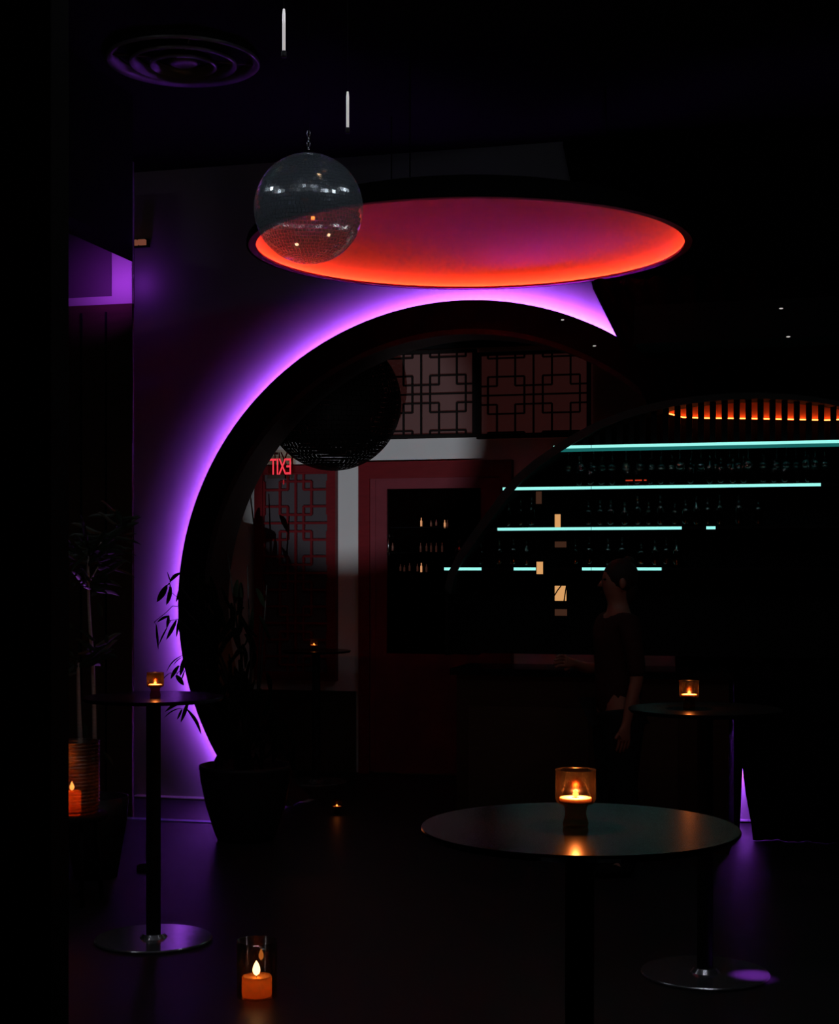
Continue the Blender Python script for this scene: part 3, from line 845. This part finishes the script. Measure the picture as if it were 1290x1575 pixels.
# ------------------------------------------------------------------ plants
def leaf(mb, a, b, wid, bend=0.0, sag=.0, mi=0):
    """lance shaped folded leaf from a to b; bend in metres sideways"""
    a = Vector(a); b = Vector(b); d = b - a; L = d.length
    if L < 1e-4: return
    dn = d.normalized()
    side = dn.cross(Vector((0, 1, 0)))
    if side.length < .2: side = dn.cross(Vector((1, 0, 0)))
    side.normalize()
    nrm = side.cross(dn).normalized()
    N = 8; vs = []
    for i in range(N + 1):
        k = i / N
        c = a + d * k + side * bend * math.sin(PI * k) + Vector((0, 0, -sag * math.sin(PI * k * .5) ** 2))
        hw = wid * .5 * (math.sin(PI * min(1, k * .93 + .07)) ** .75)
        if i == N: hw = 0.0004
        vs += [c - side * hw + nrm * hw * .25, c - nrm * hw * .15, c + side * hw + nrm * hw * .25]
    fs = []
    for i in range(N):
        for j in (0, 1):
            fs.append((i * 3 + j, i * 3 + j + 1, (i + 1) * 3 + j + 1, (i + 1) * 3 + j))
    mb.add(vs, fs, True, mi)
PDEP = 9.12
def crop(cx, cy, dd=0.0): return PD(220 + cx / 5.625, 860 + cy / 5.625, PDEP + dd)
pp = PZ(378, 1290, 0)
pot_c = Vector((PD(378, 1200, PDEP).x, PD(378, 1200, PDEP).y, 0))
pz = PD(378, 1176, PDEP).z
plant = empty('potted_plant', pot_c, 'leafy plant in a big black pot at the left foot of the gate', 'plant')
rp = .272
MB().lathe([(0, 0.001), (rp * .60, 0.001), (rp * .66, .03), (rp * .86, pz * .45), (rp * .98, pz * .8), (rp, pz - .03), (rp * 1.015, pz - .02), (rp * 1.01, pz), (rp * .95, pz), (rp * .92, pz - .05), (0, pz - .055)], pot_c, 56).build('pot', M['pot'], plant)
MB().lathe([(0, pz - .045), (rp * .92, pz - .045)], pot_c, 40).build('soil', M['soil'], plant)
def M9(k): return 1.0 / 5.625 * PDEP / FPX * k
fol = MB()
LV = [((320, 118), (228, 200), 34, 10), ((240, 205), (207, 108), 12, 0), ((205, 228), (118, 372), 56, 0), ((238, 240), (200, 398), 42, -6), ((322, 245), (286, 372), 26, 0),
      ((225, 490), (122, 546), 24, 8), ((222, 486), (204, 598), 30, 0), ((112, 568), (131, 782), 24, 0), ((208, 590), (134, 745), 16, 4), ((288, 528), (200, 698), 36, 0), ((306, 520), (288, 672), 24, 0), ((325, 530), (312, 630), 26, 0),
      ((340, 832), (200, 978), 12, 22), ((335, 850), (262, 918), 9, 8), ((308, 922), (238, 1038), 36, 6), ((352, 862), (320, 1012), 42, 0), ((284, 1005), (352, 1092), 46, 0), ((232, 985), (160, 1056), 8, 6), ((360, 960), (330, 1050), 14, 0),
      ((352, 1230), (188, 1322), 30, 12), ((390, 1232), (326, 1412), 36, 0), ((335, 1300), (294, 1388), 22, 0), ((378, 1298), (502, 1517), 32, -18), ((312, 1290), (183, 1372), 12, 12), ((400, 1225), (352, 1300), 20, 0)]
for a, b, wd, bn in LV:
    leaf(fol, crop(*a), crop(*b), M9(wd), -M9(bn) * 1.0)
rnd = random.Random(3)
for k in range(170):
    u = rnd.random()
    py = 880 + 285 * u
    edge = 288 if py < 1000 else 288 + (py - 1000) * .36
    px = edge + 16 + rnd.random() ** 1.5 * 95
    a = PD(px, py, PDEP + rnd.uniform(-.22, .06))
    an = rnd.uniform(-.9, .9)
    L = rnd.uniform(.10, .22)
    ex_ = Vector((math.sin(an) * .8, rnd.uniform(-.5, .3), -abs(math.cos(an)))) * L
    if (a + ex_).x < PD(edge + 8, py, PDEP).x: ex_.x = abs(ex_.x)
    leaf(fol, a, a + ex_, rnd.uniform(.02, .038), rnd.uniform(-.02, .02), rnd.uniform(0, .03))
fol.build('foliage', M['leaf'], plant)
st = MB()
base = pot_c + Vector((0, 0, pz - .05))
tips = [(330, 250), (345, 420), (350, 560), (380, 850), (400, 1225)]
for j, (cx_, cy_) in enumerate(tips):
    t_ = crop(cx_, cy_); m1 = base + (t_ - base) * .35 + Vector((.08, -.03, .12)); m2 = base + (t_ - base) * .8 + Vector((.07, 0, .05))
    st.tube([base + Vector((.02 * j - .04, 0, 0)), m1, m2, t_], [.011, .009, .006, .003], 7)
for px, py in ((350, 850), (380, 870), (410, 900), (400, 960)):
    t_ = PD(px, py, PDEP - .08); st.tube([base, base + (t_ - base) * .5 + Vector((.03, 0, .03)), t_], [.012, .008, .003], 7)
def tw(pts, r=.0022): st.tube([crop(*q) for q in pts], r, 5)
tw([(330, 250), (290, 325), (235, 280), (225, 235)], .0022); tw([(345, 420), (310, 410), (255, 405), (200, 460), (95, 545), (115, 572)])
tw([(325, 118), (345, 160), (330, 250)]); tw([(350, 525), (300, 522), (225, 532), (222, 490)]); tw([(240, 530), (205, 590)]); tw([(350, 560), (306, 520)])
tw([(380, 850), (340, 835)], .003); tw([(380, 860), (350, 930), (300, 985), (230, 985)]); tw([(300, 985), (285, 1010)]); tw([(350, 960), (308, 922)])
tw([(400, 1225), (350, 1228)], .003); tw([(400, 1228), (375, 1300), (310, 1290)])
tw([(228, 205), (205, 230)], .003); tw([(228, 205), (238, 240)], .003)
st.build('stem', M['twig'], plant)

# cane plant at the far left
CD = 8.0
def ccr(cx, cy, dd=0): return PD(90 + cx / 3.935, 760 + cy / 3.935, CD + dd)
cb = ccr(225, 1900); cpos = Vector((cb.x, cb.y, 0))
cane = empty('potted_plant', cpos, 'tall cane plant with drooping leaves beside the panelled wall, far left', 'plant')
pzc = .42
MB().lathe([(0, 0.001), (.11, 0.001), (.16, .3), (.17, pzc), (.155, pzc), (.15, pzc - .03), (0, pzc - .03)], cpos, 40).build('pot', M['pot'], cane)
cs = MB()
def bend_cane(pts, r): cs.tube([ccr(*q) for q in pts], r, 8)
cs.tube([cpos + Vector((0, 0, pzc - .04)), ccr(222, 1700), ccr(218, 1420), ccr(215, 1250), ccr(205, 980), ccr(192, 820), ccr(182, 640), ccr(180, 520), ccr(178, 370)], [.013, .012, .012, .011, .011, .009, .008, .008, .006], 8)
cs.tube([cpos + Vector((-.05, 0, pzc - .04)), ccr(140, 1650), ccr(128, 1400), ccr(120, 1200), ccr(118, 1020)], [.016, .015, .013, .011, .008], 8)
cs.tube([ccr(182, 540), ccr(150, 470)], [.006, .003], 6); cs.tube([ccr(182, 540), ccr(240, 440)], [.006, .003], 6); cs.tube([ccr(178, 375), ccr(260, 290)], [.006, .003], 6)
cs.build('cane', M['stem'], cane)
cf = MB()
rnd = random.Random(11)
for (hx, hy, cnt, Lm) in ((178, 370, 24, .30), (260, 290, 22, .26), (118, 1020, 16, .26), (240, 440, 14, .2), (225, 930, 6, .2), (350, 150, 10, .16), (195, 560, 12, .2)):
    h = ccr(hx, hy)
    for k in range(cnt):
        an = rnd.uniform(-PI, PI); L = Lm * rnd.uniform(.6, 1)
        up_ = rnd.uniform(-.3, .7)
        dvec = Vector((math.cos(an), math.sin(an) * .6, up_)).normalized() * L
        leaf(cf, h + Vector((0, 0, rnd.uniform(-.05, .05))), h + dvec + Vector((0, 0, -.08)), rnd.uniform(.02, .034), 0, -.06)
for a, b in (((290, 850), (292, 905)), ((240, 660), (262, 745)), ((262, 1000), (268, 1060)), ((160, 1390), (165, 1480)), ((400, 265), (440, 300)), ((270, 1560), (330, 1640)), ((88, 535), (92, 560)), ((62, 780), (75, 815))):
    leaf(cf, ccr(*a), ccr(*b), .028)
cf.build('foliage', M['leaf2'], cane)

# ------------------------------------------------------------------ glowing exit sign, letters mirrored to imitate its reflection in glass
fc = bpy.data.curves.new('exit_text', 'FONT'); fc.body = 'EXIT'; fc.size = 1.0; fc.extrude = .01; fc.space_character = .92
to = bpy.data.objects.new('exit_text_tmp', fc); COL.objects.link(to)
bpy.context.view_layer.update()
me = bpy.data.meshes.new_from_object(to.evaluated_get(bpy.context.evaluated_depsgraph_get()))
bpy.data.objects.remove(to)
SY = 11.25
A = PY(415, 730, SY); B = PY(447, 705, SY)
xs = [v.co.x for v in me.vertices]; ys = [v.co.y for v in me.vertices]
x0, x1, y0, y1 = min(xs), max(xs), min(ys), max(ys)
sgn = empty('exit_sign', ((A.x + B.x) / 2, SY, A.z), 'red glowing exit sign with mirrored letters over the red lattice screen', 'sign')
for v in me.vertices:
    kx = (v.co.x - x0) / (x1 - x0); kz = (v.co.y - y0) / (y1 - y0)
    v.co = (B.x + (A.x - B.x) * kx - sgn.location.x, v.co.z * .3, A.z + (B.z - A.z) * kz - sgn.location.z)
me.materials.append(M['exit_red'])
lo_ = bpy.data.objects.new('letters', me); COL.objects.link(lo_); lo_.parent = sgn
MB().box((A.x - .02, SY + .006, A.z - .03), (B.x + .02, SY + .010, B.z + .02)).build('glass_plate', M['clear'], sgn)
q = PY(436, 742, SY)
MB().tube([(q.x, SY, q.z - .015), (q.x, SY, q.z + .02)], .006, 8).build('indicator_lamp', emis('red_dim', (.45, .02, .03), .5), sgn)
MB().tube([(A.x, SY + .008, B.z + .02), (A.x, SY + .008, CEIL)], .0015, 6).tube([(B.x, SY + .008, B.z + .02), (B.x, SY + .008, CEIL)], .0015, 6).build('wire', M['black'], sgn)

# ------------------------------------------------------------------ small glowing dots standing in for reflected ceiling spots
sb = struct(MB().box((PY(985, 500, 8.9).x, 8.6, PY(1200, 520, 8.6).z), (3.6, 9.2, PY(1200, 460, 8.6).z)).build('trim_7', M['black']))
pin = None
for i, (px, py, y, nm) in enumerate(((1201, 474.5, 8.595, 'tiny white reflected ceiling spot above the bar, higher of the two'), (1212, 518, 8.595, 'tiny white reflected ceiling spot above the bar, lower of the two'),
        (865, 492, 9.745, 'tiny reflected ceiling spot over the gate ring left of its lower neighbour'), (914, 532, 9.745, 'tiny reflected ceiling spot over the inner edge of the gate ring'))):
    q = PY(px, py, y)
    o = empty('spot_reflection', q, nm, 'light', 'reflected ceiling spots')
    MB().ellipsoid(q, (.012, .004, .004), 10, 6).build('lens', M['white_dot'], o)
    MB().lathe([(.017, 0), (.012, 0)], (0, 0, 0), 12).v
    MB().box((q.x - .016, q.y - .001, q.z - .008), (q.x + .016, q.y + .006, q.z + .008)).build('bezel', M['black'], o)

# ------------------------------------------------------------------ person standing before the bar
def skin_obj(name, verts, edges, radii, m, parent, root=0, sub=2):
    me = bpy.data.meshes.new(name); me.from_pydata(verts, edges, []); me.materials.append(m)
    o = bpy.data.objects.new(name, me); COL.objects.link(o)
    if parent: o.parent = parent
    sk = o.modifiers.new('skin', 'SKIN'); sk.use_smooth_shade = True
    for i, r in enumerate(radii):
        me.skin_vertices[0].data[i].radius = r if isinstance(r, tuple) else (r, r)
        me.skin_vertices[0].data[i].use_root = (i == root)
    if sub:
        ss = o.modifiers.new('sub', 'SUBSURF'); ss.levels = sub; ss.render_levels = sub
    return o
def person(loc, rz, label):
    root = empty('person', loc, label, 'person')
    root.rotation_euler = (0, 0, rz); root.scale = (.97, .97, .975)
    V = []; E = []; R = []
    def ch(start, pts):
        i = start
        for p_, r_ in pts:
            V.append(p_); R.append(r_); n_ = len(V) - 1
            if i is not None: E.append((i, n_))
            i = n_
        return i
    pel = ch(None, [((0, 0, .93), (.15, .11))])
    chest = ch(pel, [((0, 0, 1.08), (.125, .10)), ((0, -.01, 1.24), (.145, .11)), ((0, 0, 1.34), (.12, .09))])
    ch(chest, [((0, .005, 1.42), (.052, .055)), ((0, -.005, 1.49), (.055, .062)), ((0, -.012, 1.55), (.072, .088)), ((0, -.008, 1.62), (.068, .082)), ((0, 0, 1.655), (.04, .05))])
    hands = []
    for s_ in (-1, 1):
        if s_ < 0: pts = [((s_ * .155, 0, 1.36), .055), ((s_ * .19, .01, 1.22), .046), ((s_ * .20, .0, 1.09), .038), ((s_ * .16, -.14, 1.10), .032), ((s_ * .10, -.22, 1.13), .024), ((s_ * .08, -.26, 1.14), (.036, .02))]
        else: pts = [((s_ * .155, 0, 1.36), .055), ((s_ * .20, .02, 1.2), .046), ((s_ * .22, .03, 1.06), .038), ((s_ * .22, -.01, .92), .032), ((s_ * .215, -.03, .82), .024), ((s_ * .21, -.035, .77), (.02, .036))]
        hnd = ch(chest, pts); base_ = Vector(V[hnd]); prev = Vector(V[hnd - 1]); dr = (base_ - prev).normalized()
        sd_ = Vector((0, 1, 0)) if s_ > 0 else Vector((0, 0, 1))
        for f_ in range(4):
            o_ = base_ + sd_ * (f_ - 1.5) * .018
            l_ = (.07, .08, .075, .06)[f_]
            cu = Vector((-s_ * .012, 0, 0)) if s_ > 0 else Vector((0, -.002, -.012))
            ch(hnd, [(tuple(o_ + dr * .028), .0095), (tuple(o_ + dr * (.028 + l_ * .5) + cu * .5), .0085), (tuple(o_ + dr * (.028 + l_ * .9) + cu * 1.8), .007)])
        ch(hnd, [(tuple(base_ - dr * .01 - sd_ * .035), .010), (tuple(base_ + dr * .025 - sd_ * .05), .009)])
    for s_ in (-1, 1):
        ch(pel, [((s_ * .09, 0, .84), .095), ((s_ * .10, -.01, .50), .06), ((s_ * .10, .015, .30), .052), ((s_ * .10, .02, .10), .036), ((s_ * .10, -.03, .04), .036), ((s_ * .105, -.12, .03), (.04, .025))])
    skin_obj('body', V, E, R, M['skin'], root)
    # clothes follow the same skeleton
    V2 = [(0, 0, .80), (0, 0, 1.08), (0, -.01, 1.24), (0, 0, 1.37), (-.16, 0, 1.365), (-.195, .01, 1.22), (-.20, 0, 1.09), (.16, 0, 1.365), (.205, .02, 1.2), (.222, .03, 1.06)]
    E2 = [(0, 1), (1, 2), (2, 3), (3, 4), (4, 5), (5, 6), (3, 7), (7, 8), (8, 9)]
    skin_obj('top', V2, E2, [(.185, .15), (.155, .125), (.165, .13), (.11, .09), .062, .056, .050, .062, .056, .05], M['shirt'], root)
    V3 = [(0, 0, 1.0), (-.09, 0, .84), (-.10, -.01, .5), (-.10, .015, .3), (-.10, .02, .08), (.09, 0, .84), (.10, -.01, .5), (.10, .015, .3), (.10, .02, .08)]
    skin_obj('trousers', V3, [(0, 1), (1, 2), (2, 3), (3, 4), (0, 5), (5, 6), (6, 7), (7, 8)], [(.17, .13), .125, .085, .078, .065, .125, .085, .078, .065], M['trousers'], root)
    for s_ in (-1, 1):
        MB().ellipsoid((loc[0] + s_ * .102, loc[1] - .065, loc[2] + .036), (.048, .125, .034), 16, 8).ellipsoid((loc[0] + s_ * .10, loc[1] + .01, loc[2] + .06), (.046, .055, .058), 14, 8).build('shoe', M['black'], root)
    hb = MB().ellipsoid((loc[0], loc[1] + .018, loc[2] + 1.60), (.085, .098, .098), 20, 12)
    hb.ellipsoid((loc[0], loc[1] + .06, loc[2] + 1.53), (.06, .05, .09), 16, 10)
    hb.ellipsoid((loc[0], loc[1] + .06, loc[2] + 1.68), (.035, .035, .03), 14, 8)
    ho = hb.build('hair', M['hair'], root)
    fm = MB()
    fm.add([(loc[0] - .010, loc[1] - .092, loc[2] + 1.545), (loc[0] + .010, loc[1] - .092, loc[2] + 1.545), (loc[0], loc[1] - .118, loc[2] + 1.548), (loc[0], loc[1] - .092, loc[2] + 1.585)], [(0, 2, 3), (1, 3, 2), (0, 1, 2), (0, 3, 1)], True)
    fm.build('nose', M['skin'], root)
    for s_ in (-1, 1): MB().ellipsoid((loc[0] + s_ * .03, loc[1] - .085, loc[2] + 1.585), (.012, .008, .006), 10, 6).build('eye', M['black'], root)
    mm = MB().ellipsoid((loc[0], loc[1] - .093, loc[2] + 1.515), (.022, .008, .006), 12, 6).build('mouth', M['shirt'], root)
    for s_ in (-1, 1): MB().ellipsoid((loc[0] + s_ * .078, loc[1] + .0, loc[2] + 1.565), (.01, .02, .03), 10, 8).build('ear', M['skin'], root)
    return root
pe = PD(950, 870, 8.1)
person((pe.x, pe.y, 0), -1.1, 'person in a dark top with hair up, standing before the bar shelves')

# ------------------------------------------------------------------ spotlight added out of view to light the back wall
sp = empty('added_spot', (-1.0, 1.45, 0), 'added black spotlight on the floor, lighting the back wall', 'spotlight')
dv = (PY(537, 660, BACK_Y) - LAMP).normalized()
tb = MB()
tb.tube([LAMP - dv * .22, LAMP - dv * .20, LAMP + dv * .30], [.03, .085, .085], 24, caps=False)
tb.build('housing', M['table_pole'], sp)
# shutter plate whose opening shapes the beam
GY = LAMP.y + .28
Rb = 205 * 12.05 / FPX
cb_ = PY(527, 660, BACK_Y)
hole = []
for i in range(48):
    a = 2 * PI * i / 48
    for kk in range(200):
        r_ = Rb * (1 - kk / 200)
        qb = Vector((cb_.x + r_ * math.cos(a), BACK_Y, cb_.z + r_ * math.sin(a)))
        ok = True
        for yy in (9.75, 10.17):
            f_ = (yy - LAMP.y) / (BACK_Y - LAMP.y); g_ = LAMP + (qb - LAMP) * f_
            if math.hypot(g_.x - GX, g_.z - GZ) > GRI - .05: ok = False
        if ok: break
    f_ = (GY - LAMP.y) / (BACK_Y - LAMP.y); g_ = LAMP + (qb - LAMP) * f_
    hole.append(g_)
hc = sum(hole, Vector()) / 48
out = [hc + Vector((.09 * math.cos(2 * PI * i / 48), 0, .09 * math.sin(2 * PI * i / 48))) for i in range(48)]
gp = MB()
gp.add(hole + out, [(i, (i + 1) % 48, 48 + (i + 1) % 48, 48 + i) for i in range(48)])
go_ = gp.build('shutter_plate', M['black'], sp)
for sx_ in (-1, 1):
    MB().box((LAMP.x + sx_ * .09 - .006, LAMP.y - .02, 0), (LAMP.x + sx_ * .09 + .006, LAMP.y + .02, .34)).build('yoke_arm', M['table_pole'], sp)
MB().box((LAMP.x - .1, LAMP.y - .08, 0), (LAMP.x + .1, LAMP.y + .08, .015)).build('base_plate', M['table_pole'], sp)

# ------------------------------------------------------------------ white strip lamp added out of frame for highlights on the mirror ball
sl_ = empty('added_strip_lamp', (BC.x, BC.y - 2.1, 4.3), 'thin white strip lamp on the ceiling above the mirror ball', 'lamp')
ua = [(-2.3, .6), (-2.3, -1.7), (-1.9, -2.1), (1.9, -2.1), (2.3, -1.7), (2.3, .2)]
cc = lambda p_: BC + RT * p_[0] + FW * p_[1]
up = [cc(p_) for p_ in ua]
MB().tube([(q.x, q.y, 4.325) for q in up], .012, 6).build('housing', M['black'], sl_)
MB().tube([(q.x, q.y, 4.310) for q in up], .012, 6).build('tube', M['white_led'], sl_)
bf = MB()
n0 = [cc((p_[0] * 1.0 - (.05 if p_[0] > 0 else -.05), p_[1] + .05)) for p_ in ua]
bf.box((0, 0, 0), (0, 0, 0)) if False else None
for a_, b_, of_ in ((2, 3, .06), (2, 3, -.06)):
    A_, B_ = up[a_] + FW * of_, up[b_] + FW * of_
    bf.add([(A_.x, A_.y, 4.36), (B_.x, B_.y, 4.36), (B_.x, B_.y, 4.285), (A_.x, A_.y, 4.285),
            (A_.x + FW.x * .004, A_.y + FW.y * .004, 4.36), (B_.x + FW.x * .004, B_.y + FW.y * .004, 4.36), (B_.x + FW.x * .004, B_.y + FW.y * .004, 4.285), (A_.x + FW.x * .004, A_.y + FW.y * .004, 4.285)],
           [(0, 1, 2, 3), (7, 6, 5, 4), (0, 4, 5, 1), (1, 5, 6, 2), (2, 6, 7, 3), (3, 7, 4, 0)])
bf.build('spill_baffle', M['black'], sl_)  # added baffles, hold the strip's light off tables and floor

# small purple floor light added to tint the cane stems
fu = PD(222, 1240, 8.15)
ful = empty('added_floor_light', (fu.x, fu.y, 0), 'added small puck light on the floor, tinting the cane plant purple', 'lamp')
MB().lathe([(0, 0), (.04, 0), (.04, .03), (.034, .035), (.03, .028), (0, .028)], (fu.x, fu.y, 0), 24).build('housing', M['table_pole'], ful)
ul = light('stem_tint_light', 'SPOT', (fu.x, fu.y, .04), 60, (.6, .14, 1.0), ccr(190, 1230), spot_size=math.radians(30), spot_blend=.6, shadow_soft_size=.01)

# red glowing dashes between the first and second shelf
a = PY(962, 739, BY + .06); b = PY(994, 735, BY + .06)
rt_ = empty('red_tube_light', ((a.x + b.x) / 2, BY + .06, a.z), 'short broken red glowing tube between the two upper teal shelf lines', 'light')
for k0, k1 in ((0, .34), (.45, .78), (.88, 1)):
    MB().tube([(a.x + (b.x - a.x) * k0, BY + .06, a.z), (a.x + (b.x - a.x) * k1, BY + .06, a.z)], .004, 6).build('lit_segment', emis('red_tube', (.8, .06, .02), .6), rt_)
MB().box((a.x, BY + .066, Z2 + .0085), (a.x + .006, BY + .072, a.z + .004)).box((b.x - .006, BY + .066, Z2 + .0085), (b.x, BY + .072, a.z + .004)).box((a.x, BY + .064, a.z - .003), (b.x, BY + .068, a.z + .003)).build('holder', M['black'], rt_)

# bottles and little flames seen in the dark door pane
bp = [(648, 803, 13, 1), (663, 805, 9, 0), (671, 804, 9, 0), (684, 806, 12, 1), (688, 806, 12, 0), (604, 841, 12, 0), (647, 842, 14, 0), (656, 842, 12, 0), (663, 842, 14, 0), (671, 842, 14, 0), (680, 842, 14, 0),
      (642, 873, 12, 0), (648, 873, 14, 1), (656, 874, 12, 0), (616, 873, 10, 0), (622, 874, 10, 0), (630, 872, 12, 0)]
M['glint'] = emis('amber_glint_glow', (.75, .33, .15), .8)  # emission stands in for a warm glint on the bottle
M['faint'] = mat('dim_bottle_glow', (.30, .13, .10), .3, noise=.2, emit=(1, .35, .25), estr=.018)  # slight emission lifts the bottle out of the dark pane
for px, py, h, lit in bp:
    q = PY(px, py + h / 2, BACK_Y - .046)
    hh = h * 12.0 / FPX
    o = MB().lathe([(0, 0), (.007, 0), (.0075, hh * .6), (.003, hh * .75), (.003, hh), (0, hh)], (0, 0, 0), 10).build('bottle', M['glint'] if lit else M['faint'])
    o.location = (q.x, BACK_Y - .052, q.z)
    tag(o, 'small bottle with an added amber glow in the dark pane of the red door' if lit else 'small dim bottle standing in the dark pane of the red door', 'bottle', 'amber bottles in the door pane' if lit else 'dim bottles in the door pane')
rk = empty('wall_rack', PY(650, 880, BACK_Y - .05), 'narrow dark bottle rack across the pane of the red door', 'rack')
for py in (810, 849, 880):
    q0 = PY(601, py + 1, BACK_Y - .06); q1 = PY(700, py + 1, BACK_Y - .06)
    MB().box((q0.x, BACK_Y - .062, q0.z - .006), (q1.x, BACK_Y - .041, q0.z)).build('ledge', M['black'], rk)

# purple spotlight added to imitate the wall's reflection on the right table base
tp = PZ(1160, 1500, .013)
lp2 = Vector((tp.x + 1.6, tp.y + .6, 4.2))
cs_ = empty('added_ceiling_spot', lp2, 'added small black ceiling spotlight throwing purple light on the right table base', 'spotlight')
dd = (tp - lp2).normalized()
MB().tube([lp2 - dd * .12, lp2 - dd * .10, lp2 + dd * .03], [.02, .045, .045], 20, caps=False).tube([lp2 - dd * .08, (lp2.x, lp2.y, CEIL)], .01, 8).build('housing', M['black'], cs_)
light('base_tint_spot', 'SPOT', lp2, 2600, (.45, .07, 1.0), tp, spot_size=math.radians(2.5), spot_blend=1.0, shadow_soft_size=.01)
